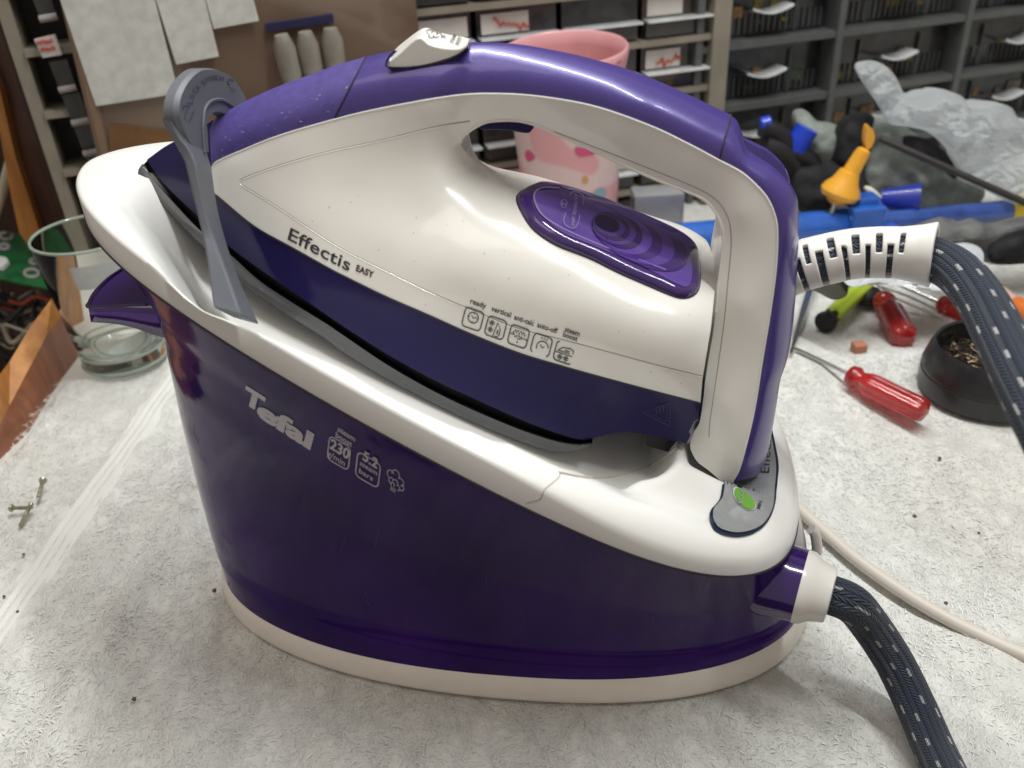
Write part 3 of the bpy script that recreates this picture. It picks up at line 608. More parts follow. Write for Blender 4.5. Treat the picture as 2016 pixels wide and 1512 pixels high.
decal('window_field', disc(W2, 10), win_bvh, FACE2, win, .0003)
seamtube('window_line', hit(win_bvh, crv([(1100, 372), (1068, 371), (1052, 382), (1054, 402), (1068, 425), (1100, 447), (1160, 475), (1240, 506), (1310, 533)], 60), .0004), .00035, PRINTL, win)
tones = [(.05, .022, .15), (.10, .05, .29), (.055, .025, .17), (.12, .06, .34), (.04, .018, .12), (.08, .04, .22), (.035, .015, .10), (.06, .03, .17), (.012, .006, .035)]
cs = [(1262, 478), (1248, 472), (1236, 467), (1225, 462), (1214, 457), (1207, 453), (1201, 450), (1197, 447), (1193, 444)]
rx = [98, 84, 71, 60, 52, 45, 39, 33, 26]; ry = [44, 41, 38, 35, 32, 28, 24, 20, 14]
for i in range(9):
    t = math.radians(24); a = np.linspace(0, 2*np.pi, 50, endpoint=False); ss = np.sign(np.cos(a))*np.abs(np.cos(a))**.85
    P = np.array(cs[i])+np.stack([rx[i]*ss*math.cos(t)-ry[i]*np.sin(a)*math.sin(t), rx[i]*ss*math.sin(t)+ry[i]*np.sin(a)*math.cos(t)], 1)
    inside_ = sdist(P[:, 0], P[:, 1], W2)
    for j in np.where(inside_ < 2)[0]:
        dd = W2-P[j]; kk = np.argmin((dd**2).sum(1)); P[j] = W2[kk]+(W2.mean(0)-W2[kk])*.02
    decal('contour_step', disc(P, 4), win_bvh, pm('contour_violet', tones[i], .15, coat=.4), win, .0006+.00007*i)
decal('window_text', join2([tx('SMART TECHNOLOGY', (1129, 419), 62, 6.5, (.12, -1), (-1, -.2), .0), stroke(circ((1108, 406), 6, 8), .8), tx('T', (1108, 407), 6, 8, (.1, -1), (-1, -.2), 0),
    stroke(crv([(1145, 408), (1147, 392), (1136, 384), (1122, 384), (1120, 392)], 20), 1.1), stroke(crv([(1112, 424), (1108, 440), (1115, 450), (1130, 453), (1137, 440), (1139, 428)], 20), 1.1)]), win_bvh, PRINTL, win, .0014)
# trigger
tg = np.vstack([lin([(939, 246), (969, 238), (1011, 236), (1052, 246)], 20), crv([(1052, 249), (1047, 257), (1040, 263), (1020, 261), (997, 257), (956, 256), (944, 254)], 20)])
bevel(obj('steam_trigger', *prism(L(tg, -.0115), EY*.023), SKIRT, iron, smooth=30), .0008)
# steam boost button
bn = crv([(764, 129), (775, 132), (829, 128), (885, 113), (915, 97), (921, 90)], 24); tn = crv([(766, 121), (785, 106), (823, 74), (843, 86), (872, 94), (905, 95), (922, 85)], 24)
tf = crv([(773, 103), (790, 86), (834, 55), (858, 61), (885, 68), (912, 72), (926, 77)], 24); tn[:, 1] -= 0
rg = [L(bn, -.0125), L(tn, -.0125), L(tf, .0125), L(tf+np.array([0, 40]), .0125)]
V, Fs = loft(rg); n = 24; Fs += [tuple(range(0, 4*n, n))[::-1], tuple(range(n-1, 4*n, n))]
btn = obj('boost_button', V, Fs, WHITE2, iron, smooth=25); m = btn.modifiers.new('b', 'BEVEL'); m.width = .0009; m.segments = 2; m.limit_method = 'ANGLE'; m.angle_limit = math.radians(40)
bt_bvh = bvh_of(V, Fs)
cl = [stroke(circ((852+x, 68+y), r, r*.6, a0, a1, 12), 1.2) for x, y, r, a0, a1 in ((-6, -4, 7, 120, 330), (3, -2, 6, 180, 400), (-3, 4, 6, 20, 230), (6, 4, 5, 0, 220), (12, 1, 5, 180, 400))]+[stroke([(868+3*i, 70), (871+3*i, 76)], 1.1) for i in range(3)]
decal('button_text', join2(cl+[tx('STEAM', (892, 78), 17, 7, (.45, -1), (-1, -.25), .01), tx('BOOST', (903, 81), 17, 7, (.45, -1), (-1, -.25), .01)]), bt_bvh, PRINTD, btn, .0004)
seamtube('button_gap', L(crv([(778, 100), (766, 112), (760, 127), (768, 133), (829, 131), (887, 116), (921, 94)], 30), -.0129), .0004, SEAM, btn)
# writing on the shell
decal('shell_writing', tx('Effectis', (630, 491), 136, 24, (.885, .465), (.26, -.965), .012, 1.02), shell_bvh, PRINTD, shell)
decal('shell_writing', tx('EASY', (719, 534), 37, 12, (.92, .39), (.2, -.98), .035, 1.05), shell_bvh, PRINTD, shell)
for w_, c, wd in (('ready', (942, 597), 33), ('vertical', (987, 613), 41), ('anti-calc', (1032, 630), 41), ('auto-off', (1078, 645), 42), ('steam', (1127, 652), 31), ('boost', (1123, 662), 30)):
    decal('shell_writing', tx(w_, c, wd, 10, (.945, .327), (.2, -.98), .02), shell_bvh, PRINTD, shell)
ex, ey = np.array([.945, .33]), np.array([-.25, .97])
sq = lambda: stroke(rbox(1, .38), .12, True)
fl = lambda x, y, r=.13: [stroke(circ((x+a, y+b), r, r), .06) for a, b in ((0, -r), (r, 0), (0, r), (-r, 0))]
icons = [[sq(), stroke(circ((0, -.15), .55), .1), stroke([(-.2, -.35), (0, -.1), (.35, -.3)], .1)]+[stroke([(a, b), (a*.75, b*.75-.04)], .09) for a, b in ((.5, -.15), (-.5, -.15), (0, .35), (.0, -.68))],
    [sq(), stroke([(-.1, .95), (.1, -.6), (.5, 0), (.55, .6), (.3, .9), (.1, .8)], .1), stroke([(.3, .1), (.35, .6), (.2, .6), (.3, .1)], .08)]+fl(-.5, -.35)+fl(-.5, .35),
    [sq(), stroke([(-.95, -.05), (-.5, -.05), (-.35, .2), (-.2, .05)], .09), stroke([(.95, .1), (.5, .05), (.35, .2)], .09)]+[dot((x, y), .09) for x, y in [(-.6, -.3), (-.3, -.35), (0, -.3), (.3, -.35), (.6, -.3), (-.45, -.52), (-.15, -.55), (.15, -.55), (.45, -.5), (-.2, 0), (.05, -.05), (.3, 0), (.0, .25), (.2, .2), (0, .6), (-.6, -.1)]],
    [stroke(rbox(1, .38)[:4], .12), stroke(np.vstack([rbox(1, .38)[6:], rbox(1, .38)[:1]]), .12), stroke(circ((.15, .2), .62, .62, 150, 350), .1), stroke([(-.1, .0), (.1, .25), (.35, .1)], .1)]+[stroke([(x, -.6), (x*1.6-.03, -.8)], .08) for x in (-.1, .12, .35)],
    [stroke(rbox(1, .38)[2:14], .12), stroke([(-.7, -.05), (-.3, -.45), (.5, -.6), (.9, -.45), (.9, -.15)], .1), stroke([(-.7, -.05), (.55, -.1), (.5, -.3), (0, -.25)], .09), stroke([(-.9, .15), (.9, .12)], .09)]+fl(-.35, .55)+fl(.3, .55)]
for im, c in zip(icons, ((931, 628), (976, 645), (1021, 662), (1066, 679), (1111, 694))):
    decal('function_icon', join2([framed(p, c, ex*19, ey*19) for p in im]), shell_bvh, PRINTD, shell)
# cord sleeve with slots
sp = crv([(1540, 538, 0), (1580, 523, 0), (1625, 511, -1), (1680, 500, -2), (1740, 497, -4), (1795, 499, -7), (1838, 502, -10)], 90)
SPW = L(sp[:, :2], sp[:, 2]/1000.); T, Nn, B = frames(SPW); k = 96; ang = np.linspace(0, 2*np.pi, k, endpoint=False); s_ = np.linspace(0, 1, 90)
rs = np.interp(s_, [0, .5, .78, .9, 1], [.0118, .0112, .0113, .0125, .0141])
sl = loft([SPW[i]+rs[i]*(np.cos(ang)[:, None]*Nn[i]+np.sin(ang)[:, None]*B[i]) for i in range(90)], True)
cdir = (CP-SPW[60]); 
def vang(i): c = CP-SPW[i]; return math.atan2(c@B[i], c@Nn[i])
keepf = []
sgn = 1 if ((Nn[60]@CU) > 0) else -1
for f in sl[1]:
    i, j = f[0]//k, f[0] % k; va = vang(i); d = math.degrees((ang[j]-va+np.pi) % (2*np.pi)-np.pi)
    mid_up = math.degrees((0-va+np.pi) % (2*np.pi)-np.pi)   # direction of Nn (upward) measured from the view
    dd = d*np.sign(mid_up) if mid_up else d
    cut = False
    for q_ in range(11):
        c0 = 4+q_*6.6
        if abs(i-c0) < 1.8 and i < 75:
            if q_ % 2: cut = (-92 < dd < 22) or (95 < dd < 165)
            else: cut = (0 < dd < 52) or (-165 < dd < -95) or (78 < dd < 84)
    if not cut: keepf.append(f)
slv = obj('cord_sleeve', sl[0], keepf, WHITE2, iron, smooth=40); m = slv.modifiers.new('s', 'SOLIDIFY'); m.thickness = .0022; m.offset = -1
m = slv.modifiers.new('b', 'BEVEL'); m.width = .0004; m.segments = 1; m.limit_method = 'ANGLE'

# ================================================================== STEAM HOSE (braided)
def braid():
    m = bpy.data.materials.new('braided_textile'); m.use_nodes = True; nt = m.node_tree; b = nt.nodes['Principled BSDF']; N = nt.nodes.new; K = nt.links.new
    tc = N('ShaderNodeTexCoord'); sx = N('ShaderNodeSeparateXYZ'); K(tc.outputs['UV'], sx.inputs[0])
    def mt(op, a, b_=None, c=None):
        n = N('ShaderNodeMath'); n.operation = op
        for i, x in enumerate((a, b_, c)):
            if x is None: continue
            if isinstance(x, (int, float)): n.inputs[i].default_value = x
            else: K(x, n.inputs[i])
        return n.outputs[0]
    u, v = sx.outputs[0], sx.outputs[1]           # u metres along, v 0..1 around
    col = mt('MULTIPLY', v, 20.0); cf = mt('FRACT', col); ci = mt('FLOOR', col); par = mt('MODULO', ci, 2.0)
    sg = mt('MULTIPLY_ADD', par, 2.0, -1.0)
    ph = mt('ADD', mt('MULTIPLY', u, 520.0), mt('MULTIPLY', mt('SUBTRACT', cf, .5), mt('MULTIPLY', sg, 1.5)))
    st = mt('ABSOLUTE', mt('SUBTRACT', mt('FRACT', ph), .5)); ridge = mt('SUBTRACT', 1.0, mt('MULTIPLY', st, 2.0))
    cc = mt('SUBTRACT', 1.0, mt('POWER', mt('ABSOLUTE', mt('MULTIPLY', mt('SUBTRACT', cf, .5), 2.0)), 2.5)); h = mt('MULTIPLY', mt('POWER', ridge, .6), cc)
    bp = N('ShaderNodeBump'); bp.inputs['Distance'].default_value = .0013; K(h, bp.inputs['Height']); K(bp.outputs[0], b.inputs['Normal'])
    # white flecks along slanted rows
    fu = mt('ADD', mt('MULTIPLY', u, 62.0), mt('MULTIPLY', v, 5.0)); fr = mt('FRACT', fu); fv = mt('FRACT', mt('ADD', mt('MULTIPLY', v, 11.0), .25))
    m1 = mt('LESS_THAN', mt('ABSOLUTE', mt('SUBTRACT', mt('FRACT', mt('ADD', fr, mt('MULTIPLY', fv, -.30))), .5)), .15); m2 = mt('LESS_THAN', mt('ABSOLUTE', mt('SUBTRACT', fv, .5)), .12)
    rowsel = mt('LESS_THAN', mt('FRACT', mt('ADD', mt('MULTIPLY', mt('FLOOR', mt('ADD', mt('MULTIPLY', v, 11.0), .25)), .37), mt('MULTIPLY', mt('FLOOR', fu), .21))), .62)
    mk = mt('MULTIPLY', mt('MULTIPLY', m1, m2), rowsel)
    r1 = N('ShaderNodeMix'); r1.data_type = 'RGBA'; K(h, r1.inputs[0]); r1.inputs[6].default_value = (.010, .015, .028, 1); r1.inputs[7].default_value = (.044, .064, .108, 1)
    r2 = N('ShaderNodeMix'); r2.data_type = 'RGBA'; K(mk, r2.inputs[0]); K(r1.outputs[2], r2.inputs[6]); r2.inputs[7].default_value = (.50, .49, .50, 1)
    K(r2.outputs[2], b.inputs['Base Color']); b.inputs['Roughness'].default_value = .6; b.inputs['Sheen Weight'].default_value = .08; return m
def uvtube(path, r, k=48):
    path = np.asarray(path); r = np.broadcast_to(r, len(path)); T, N, B = frames(path); a = np.linspace(0, 2*np.pi, k+1); s = np.r_[0, np.cumsum(np.linalg.norm(np.diff(path, axis=0), axis=1))]
    V, Fs = loft([path[i]+r[i]*(np.cos(a)[:, None]*N[i]+np.sin(a)[:, None]*B[i]) for i in range(len(path))])
    uv = np.stack([np.repeat(s, k+1), np.tile(np.linspace(0, 1, k+1), len(path))], 1); return V, Fs, uv
h1 = np.array([(1555, 533, 0), (1600, 517, -1), (1650, 506, -2), (1720, 497, -3), (1800, 501, -8), (1850, 515, -13), (1895, 545, -26), (1938, 602, -48), (1978, 680, -76), (2020, 765, -104), (2070, 860, -128), (2125, 980, -148), (2180, 1120, -165)], float)
hp = L(h1[:, :2], h1[:, 2]/1000.)
pe = pb+axd*.012
h2 = [PZ([(2060, 1760)], .062)[0], PZ([(1960, 1680)], .055)[0], PZ([(1896, 1590)], .030)[0], PZ([(1846, 1490)], .018)[0], PZ([(1804, 1393)], .020)[0], PZ([(1759, 1301)], .032)[0], PZ([(1708, 1224)], .051)[0], pe+axd*.007+np.array([0, 0, -.001]), pe-axd*.006, pe-axd*.018]
midp = [np.array([.285, .21, .10]), np.array([.285, .165, .09]), np.array([.27, .15, .08]), np.array([.235, .145, .07])]
path = crv(np.vstack([hp, midp, h2]), 420)
hv, hf, huv = uvtube(path, .0093)
hose = obj('steam_hose', hv, hf, braid(), uv=huv, smooth=60, origin=np.array([.3, .3, 0.]))
setp(hose, 'thick dark blue braided steam hose with white flecks looping beside the station', 'hose')

# power cord
CORD = pm('cream_cord', (.62, .57, .50), .45, var=.02)
pc_ = PZ(crv([(1560, 990), (1590, 1018), (1640, 1062), (1700, 1112), (1800, 1180), (1900, 1236), (2040, 1300), (2300, 1400)], 80), .0045)
setp(obj('power_cord', *tube(pc_, .0038, 14), CORD), 'cream power cord running over the towel from behind the station', 'cord')

# ================================================================== GLASS TUMBLER
GLASS = pm('clear_glass', (.97, .99, .975), .01, trans=1, ior=1.32, var=.005)
gb = PZ([(250, 706)], 0)[0]; hgt = max(np.linspace(.06, .2, 60), key=lambda h: -abs(proj(gb+np.array([0, 0, h]))[1]-460))
GR = 106/FPX*float((gb+np.array([0, 0, hgt])-CP)@CF)
prof = [(0, .030), (0.0, .034), (.004, .0355), (.014, .0358), (.060, (GR+.036)/2), (hgt-.001, GR), (hgt, GR-.0007), (hgt-.001, GR-.0014), (.060, (GR+.036)/2-.0016), (.020, .0335), (.014, .028), (.0115, .012), (.011, .0005)]
gl = thing('glass_tumbler', gb, 'empty clear drinking glass standing behind the purple spout', 'glass')
V, Fs = lathe(gb+np.array([0, 0, .001]), (0, 0, 1), [(0, .0005)]+prof, 64); obj('glass_body', V, Fs, GLASS, gl, smooth=50)
RIMG = pm('pale_green_glass_edge', (.50, .58, .50), .08, trans=.45, ior=1.3, coat=.6); t_ = np.linspace(0, 2*np.pi, 65)
obj('glass_rim', *tube(gb+np.stack([(GR-.0008)*np.cos(t_), (GR-.0008)*np.sin(t_), 0*t_+hgt+.001], 1), .0013, 10, False), RIMG, gl)
for z_, r_, w_ in ((.004, .0352, .0016), (.016, .0356, .0011), (.0125, .024, .0012)): obj('base_ring', *tube(gb+np.stack([r_*np.cos(t_), r_*np.sin(t_), 0*t_+z_], 1), w_, 8, False), RIMG, gl)
a = np.radians(np.linspace(270, 345, 14))
lab = [gb+np.stack([rr_*np.cos(a), rr_*np.sin(a), np.full(14, z)], 1) for z, rr_ in ((hgt-.030, GR-.0012), (hgt-.010, GR+.0004))]
obj('paper_tape', *loft(lab), pm('old_paper_tape', (.45, .47, .46), .8, var=.1), gl)

# ================================================================== BACKGROUND CABINETS
Q0 = PZ([(1300, 405)], 0)[0]; WA = math.radians(16); WD = np.array([math.cos(WA), math.sin(WA), 0]); WN = np.array([math.sin(WA), -math.cos(WA), 0]); UPZ = np.array([0, 0, 1.])
def WP(pts, off=0): return onplane(pts, WN, (Q0+WN*off)@WN)
def ws(pts, off=0): P = WP(pts, off); return (P-Q0)@WD, P[:, 2]
def wbox(s0, s1, z0, z1, d0, d1): return box(Q0+WD*(s0+s1)/2+UPZ*(z0+z1)/2+WN*(d0+d1)/2, abs(s1-s0), abs(d1-d0), abs(z1-z0), WD, WN, UPZ)
BEIGE = pm('beige_metal', (.27, .24, .19), .4, var=.1, vscale=30); DARKC = pm('dark_cabinet', (.02, .018, .018), .6); DRK = pm('smoke_drawer', (.035, .03, .032), .18, coat=.6, var=.4, vscale=25)
LABW = pm('white_label', (.62, .58, .55), .6, var=.06, vscale=40); REDI = pm('red_ink', (.55, .10, .07), .7); GREYP = pm('grey_plastic_frame', (.095, .10, .10), .5, var=.1); LIP = pm('clear_lip', (.74, .76, .78), .15, coat=.6, var=.1)
COLU = [(.028, .028, .030), (.05, .035, .028), (.024, .028, .032), (.06, .055, .045)]
DR = [pm('drawer_fill', c, .3, coat=.4, var=.6, vscale=55) for c in COLU]
sL, _ = ws([(60, 130)]); sR, _ = ws([(1406, 100)]); sL, sR = float(sL[0]), float(sR[0])
zz = ws([(1397, -36), (1397, 61), (1394, 164), (1390, 262)])[1]; dz = float(np.mean(-np.diff(zz))); ztop = float(zz[0])
cs_ = ws([(935, 60), (1097, 40), (1262, 55)])[0]; cw = float(np.mean(np.diff(cs_))); c0 = float(cs_[0])
cab = thing('drawer_cabinet', Q0+WD*(sL+sR)/2, 'beige framed cabinet of small labelled drawers behind the pink cup', 'cabinet')
fr = [wbox(sL-.02, sR+.006, -.01, ztop+2*dz+.02, -.15, -.032), wbox(sR-.009, sR+.011, 0, ztop+2*dz+.02, -.03, .012), wbox(sL-.011, sL, 0, ztop+2*dz+.02, -.03, .004)]
for i in range(-2, 6): fr.append(wbox(sL, sR-.009, ztop-i*dz-.003, ztop-i*dz+.003, -.03, .008))
obj('frame', *join(fr[1:]), BEIGE, cab, smooth=0); obj('case', *fr[0], DARKC, cab, smooth=0)
kcol = int((sR-c0)/cw)
for row in range(-2, 6):
    z1 = ztop-row*dz-.005; z0 = z1-dz+.010
    if z0 < 0: continue
    s = c0+kcol*cw
    while s > sL:
        if s+cw-.005 < sR+.02:
            sa, sb = s+.003, min(s+cw-.003, sR-.010)
            mid = proj(Q0+WD*(sa+sb)/2+UPZ*(z0+z1)/2)
            if (mid[0] < 130 or mid[0] > 760) and mid[1] > -90:
                d = obj('drawer', *join([wbox(sa, sb, z0, z1, -.028, -.004)]), random.choice(DR[:2]+[DRK]), cab, smooth=0)
                obj('drawer_lip', *join([wbox(sa, sb, z0+dz*.30, z0+dz*.34, -.004, .012)]), LIP, d, smooth=0)
                obj('drawer_pocket', *wbox(sa+.002, sb-.002, z0, z0+dz*.28, -.004, .002), DRK, d, smooth=0)
                if random.random() < .75:
                    obj('drawer_label', *wbox(sa+.004, sb-(.004 if random.random() < .6 else .03), z0+dz*.38, z1-.004, -.003, -.001), LABW, d, smooth=0)
                    if random.random() < .6:
                        zc = (z0+z1)/2+dz*.12; sq_ = np.linspace(sa+.016, sb-.03, 26); ph = random.random()*6
                        pp = Q0+WD*sq_[:, None]+UPZ*(zc+.0025*np.convolve(rng.normal(0, 1, 28), [.5, 1, .5], 'valid'))[:, None]+WN*.0005
                        obj('label_writing', *tube(pp, .0011, 5), REDI, d)
        s -= cw
# right cabinet of clear drawers
cab2 = thing('clear_drawer_cabinet', Q0+WD*(sR+.3), 'dark grey cabinet of clear parts drawers behind the plastic bag', 'cabinet')
s1 = ws([(1642, 66), (1899, 26)])[0]; cw2 = float(s1[1]-s1[0]); rz = ws([(1642, 66), (1639, 184)])[1]; dz2 = float(rz[0]-rz[1]); z20 = float(rz[0])
sA = float(s1[0])-cw2+.004; fr = []
obj('case', *wbox(sA-.02, sA+cw2*4, -.01, z20+2*dz2, -.16, -.05), DARKC, cab2, smooth=0)
for i in range(-2, 5): fr.append(wbox(sA, sA+cw2*4, z20-i*dz2-.0035, z20-i*dz2+.0035, -.05, .004))
for j in range(0, 5): fr.append(wbox(sA+j*cw2-.004, sA+j*cw2+.004, 0, z20+2*dz2, -.05, .006))
obj('frame', *join(fr), GREYP, cab2, smooth=0)
for row in range(-1, 4):
    for j in range(4):
        a_, b_ = sA+j*cw2+.006, sA+(j+1)*cw2-.006; z1 = z20-row*dz2+dz2-.005; z0 = z1-dz2+.010
        d = obj('drawer', *wbox(a_, b_, z0, z1, -.05, -.02), DR[random.randrange(4)], cab2, smooth=0)
        sc_ = (a_+b_)/2; zc = (z0+z1)/2+.003
        t = np.linspace(0, 1, 12); arc = Q0+WD*(sc_+(t-.5)[:, None]*.050)+UPZ*(zc-.006*np.sin(t*np.pi))[:, None]+WN*.004
        obj('drawer_pull', *loft([arc+UPZ*.0010-WN*.022, arc+UPZ*.0006, arc-UPZ*.0014, arc-UPZ*.003-WN*.01]), LIP, d, smooth=30)
        bits = [wbox(sc_-.042, sc_-.040, z0, z1-.01, -.02, -.016), wbox(sc_+.040, sc_+.042, z0, z1-.01, -.02, -.016)]
        bits += [wbox(a_+(b_-a_)*q_/22., a_+(b_-a_)*q_/22.+.0012, z0+.002, z0+dz2*.33, -.02, -.017) for q_ in range(1, 22)]
        obj('drawer_ribs', *join(bits), GREYP, d, smooth=0)
        for q_ in range(7):
            x = random.uniform(a_+.005, b_-.02); zq = z0+random.uniform(.003, .03); obj('drawer_content', *wbox(x, x+random.uniform(.003, .022), zq, zq+random.uniform(.003, .016), -.021, random.uniform(-.019, -.0175)), pm('part', random.choice([(.22, .12, .05), (.12, .11, .10), (.16, .13, .02), (.06, .08, .05)]), .5, var=.5, vscale=120), d, smooth=0)
# smoky panel with papers
PANEL = pm('brown_smoky_panel', (.12, .075, .048), .12, coat=.7, col2=(.20, .14, .10), vscale=9, detail=1)
pq = WP([(118, -60), (208, 345), (850, 300), (802, -160)], .03); pq = pq[[0, 1, 2, 3]]
pan = thing('smoky_panel', pq.mean(0)*[1, 1, 0]+[0, 0, .0], 'brown smoky panel with three papers leaning on the drawer cabinet', 'panel')
pq[:, 2] = np.where(np.arange(4) % 3 == 0, pq[:, 2], pq[:, 2]-.06)
obj('pane', *prism(pq, WN*-.006), PANEL, pan, smooth=0)
obj('edge_strip', *tube(lin([pq[0], pq[1]], 4), .006, 8), pm('brown_edge', (.20, .13, .085), .4), pan)
BR2 = pm('ochre_board', (.16, .075, .025), .6, var=.25, vscale=30); q_ = WP([(215, 245), (360, 262), (360, 420), (215, 420)], .034); obj('lower_board', *prism(q_, WN*-.003), BR2, pan, smooth=0)
PAPER = pm('grey_white_paper', (.49, .49, .46), .9, col2=(.60, .60, .57), vscale=90, detail=5)
for i, q_ in enumerate([[(112, -20), (189, 209), (352, 184), (300, -20)], [(301, -20), (347, 127), (431, 111), (399, -20)], [(400, -20), (421, 57), (510, 41), (494, -20)]]):
    P = WP(q_, .0365+.0003*i); setp(obj('paper_sheet', *prism(P, WN*-.0006), PAPER, smooth=0), ['largest pale paper sheet taped on the smoky panel, left', 'middle pale paper sheet taped on the smoky panel', 'smallest pale paper sheet taped on the panel, nearest the iron'][i], 'paper', 'papers on the smoky panel')
NAVY = pm('navy_bar', (.012, .012, .06), .5); P = WP([(523, 48), (655, 28), (658, 44), (526, 62)], .036); setp(obj('navy_strip', *prism(P, WN*-.006), NAVY, smooth=0), 'navy blue strip stuck on the brown smoky panel', 'strip')  # strip shaped and coloured as the bluish reflection in the panel
PALE = pm('pale_tube', (.24, .22, .19), .45, var=.2, vscale=40)  # pale tubes model the whitish blurred reflections in the panel
for i, (x0, y0, x1, y1) in enumerate([(553, 68, 580, 170), (600, 62, 620, 160), (650, 55, 664, 150)]):
    P = WP([(x0, y0), (x1, y1)], .046); setp(obj('pale_tube', *tube(lin([P[0], P[1]], 5), [.006, .0095, .0095, .0095, .008], 14), PALE), ['left pale tube hanging under the navy strip', 'middle pale tube hanging under the navy strip', 'right pale tube hanging under the navy strip'][i], 'tube', 'pale tubes under the navy strip')

# ================================================================== PINK CUP
PINK = pm('pink_plastic', (.72, .36, .38), .35, coat=.2, var=.03, sss=0)
def pinkpat():
    m = bpy.data.materials.new('pink_patterned_plastic'); m.use_nodes = True; nt = m.node_tree; b = nt.nodes['Principled BSDF']; N = nt.nodes.new; K = nt.links.new
    tc = N('ShaderNodeTexCoord'); no = N('ShaderNodeTexNoise'); no.inputs['Scale'].default_value = 22; no.inputs['Detail'].default_value = .5; K(tc.outputs['Object'], no.inputs[0])
    r = N('ShaderNodeValToRGB'); r.color_ramp.interpolation = 'LINEAR'; e = r.color_ramp.elements; e[0].position = .46; e[0].color = (.70, .34, .36, 1); e[1].position = .50; e[1].color = (.70, .52, .51, 1)
    K(no.outputs[0], r.inputs[0]); K(r.outputs[0], b.inputs['Base Color']); b.inputs['Roughness'].default_value = .3; return m
cb = PZ([(1128, 500)], 0)[0]; dcb = (cb-CP)@CF; cr_ = onplane([(1111, 94)], (0, 1, 0), cb[1]-.015)[0]; ax = cr_-cb; Lc = np.linalg.norm(ax); R_ = 125/FPX*((cr_-CP)@CF)
cup = thing('pink_cup', cb, 'pink plastic cup standing behind the iron handle', 'cup')
V, Fs = lathe(cb, ax, [(0, .0005), (0, R_*.72), (.004, R_*.75), (Lc*.5, R_*.86), (Lc*.96, R_*.965), (Lc*.965, R_), (Lc-.002, R_*1.005), (Lc, R_*.985), (Lc-.002, R_*.965), (Lc*.93, R_*.935), (Lc*.5, R_*.84), (.006, R_*.72), (.006, .0005)], 72)
cbod = obj('cup_body', V, Fs, pinkpat(), cup, smooth=50); cup_bvh = bvh_of(V, Fs)
V, Fs = lathe(cb, ax, [(Lc*.90, R_*.953), (Lc*.965, R_*1.006), (Lc-.001, R_*1.012), (Lc+.0006, R_*.985), (Lc-.001, R_*.957), (Lc*.94, R_*.93), (Lc*.6, R_*.86)], 72); obj('cup_rim', V, Fs, PINK, cup, smooth=50)
MAG = pm('magenta_print', (.60, .07, .20), .4); TEAL = pm('teal_print', (.22, .38, .44), .4)
for nm, pts, mt_ in (('pink_leaf_print', [(1132, 290), (1155, 292), (1172, 302), (1140, 308)], MAG), ('magenta_spot_print', [(1212, 128), (1222, 118), (1224, 136)], MAG), ('teal_spot_print', [(1166, 384), (1180, 370), (1192, 374), (1188, 390), (1172, 400)], TEAL), ('magenta_spot_print', [(1040, 295), (1054, 310), (1042, 318), (1034, 306)], MAG), ('ochre_spot_print', [(1146, 350), (1154, 347), (1158, 356), (1149, 362)], pm('ochre_print', (.6, .33, .08), .4))):
    decal(nm, disc(crv(pts, 20, True), 2), cup_bvh, mt_, cup, .0006)

# ================================================================== LEFT: wooden boards, circuit board, wires
def wood(name, c1, c2, rough=.45):
    m = pm(name, c1, rough, col2=c2, vscale=14, stretch=(9, 9, 1.2), coat=.25); return m
WO1 = wood('orange_wood_edge', (.38, .145, .03), (.50, .21, .05)); WO2 = wood('brown_wood_face', (.22, .07, .032), (.32, .12, .055)); WO3 = wood('dark_wood', (.030, .010, .006), (.055, .018, .010))
def wprism(name, pts, y, th, mat, parent): P = onplane(pts, (0, 1, 0), y); return obj(name, *prism(P, (0, th, 0)), mat, parent, smooth=0)
rack = thing('wooden_rack', PZ([(60, 800)], 0)[0], 'brown wooden rack side with orange edges at the left of the table', 'wooden rack')
zb = PZ([(0, 868), (52, 822), (90, 735), (150, 680)], 0)
# lower sloping board: inner face stands on the table edge, orange edge on top
fb = PZ([(-200, 1040), (0, 870), (45, 828), (82, 770), (112, 725), (150, 676)], .0); tp = onplane([(-200, 930), (0, 744), (32, 712), (72, 655), (110, 600), (150, 560)], (0, 1, 0), .0) if 0 else None
edg_in = [(-200, 960), (0, 835), (18, 800), (60, 720), (92, 660), (124, 618)]; edg_out = [(-200, 870), (0, 736), (20, 710), (62, 640), (100, 590), (136, 545)]
Yb = fb[:, 1]; Ti = np.array([onplane([p], (0, 1, 0), y)[0] for p, y in zip(edg_in, Yb+.004)]); To = np.array([onplane([p], (0, 1, 0), y)[0] for p, y in zip(edg_out, Yb+.045)])
obj('board_face', *loft([fb-np.array([0, 0, .02]), fb, Ti]), WO2, rack, smooth=20)
obj('board_edge', *loft([Ti, To, To-np.array([0, -.002, .2])]), WO1, rack, smooth=20)
yr = float(Yb[-1])+.12
wprism('upright_face', [(-30, 40), (-30, -80), (-2, -80), (165, 345), (205, 430), (262, 560), (240, 720), (150, 720), (125, 610), (85, 500), (80, 462), (31, 312), (0, 177)], yr+.02, .015, wood('dark_red_wood', (.045, .014, .008), (.085, .028, .012)), rack)  # brown wood with the shadow on this face put into its colour
wprism('upright_edge', [(-30, 110), (0, 177), (31, 312), (60, 400), (80, 462), (77, 492), (57, 486), (38, 458), (21, 382), (0, 264), (-30, 190)], yr+.01, .03, WO1, rack)
wprism('back_board', [(-420, -160), (10, -160), (260, 560), (300, 1100), (-420, 1300)], yr+.24, .02, WO3, rack)
PCB = pm('green_circuit_board', (.004, .07, .022), .35, coat=.3, col2=(.010, .13, .035), vscale=60); yp = yr-.03
pcb = thing('circuit_board', onplane([(50, 560)], (0, 1, 0), yp+.02)[0], 'green circuit board stored in the wooden rack behind the glass', 'circuit board')
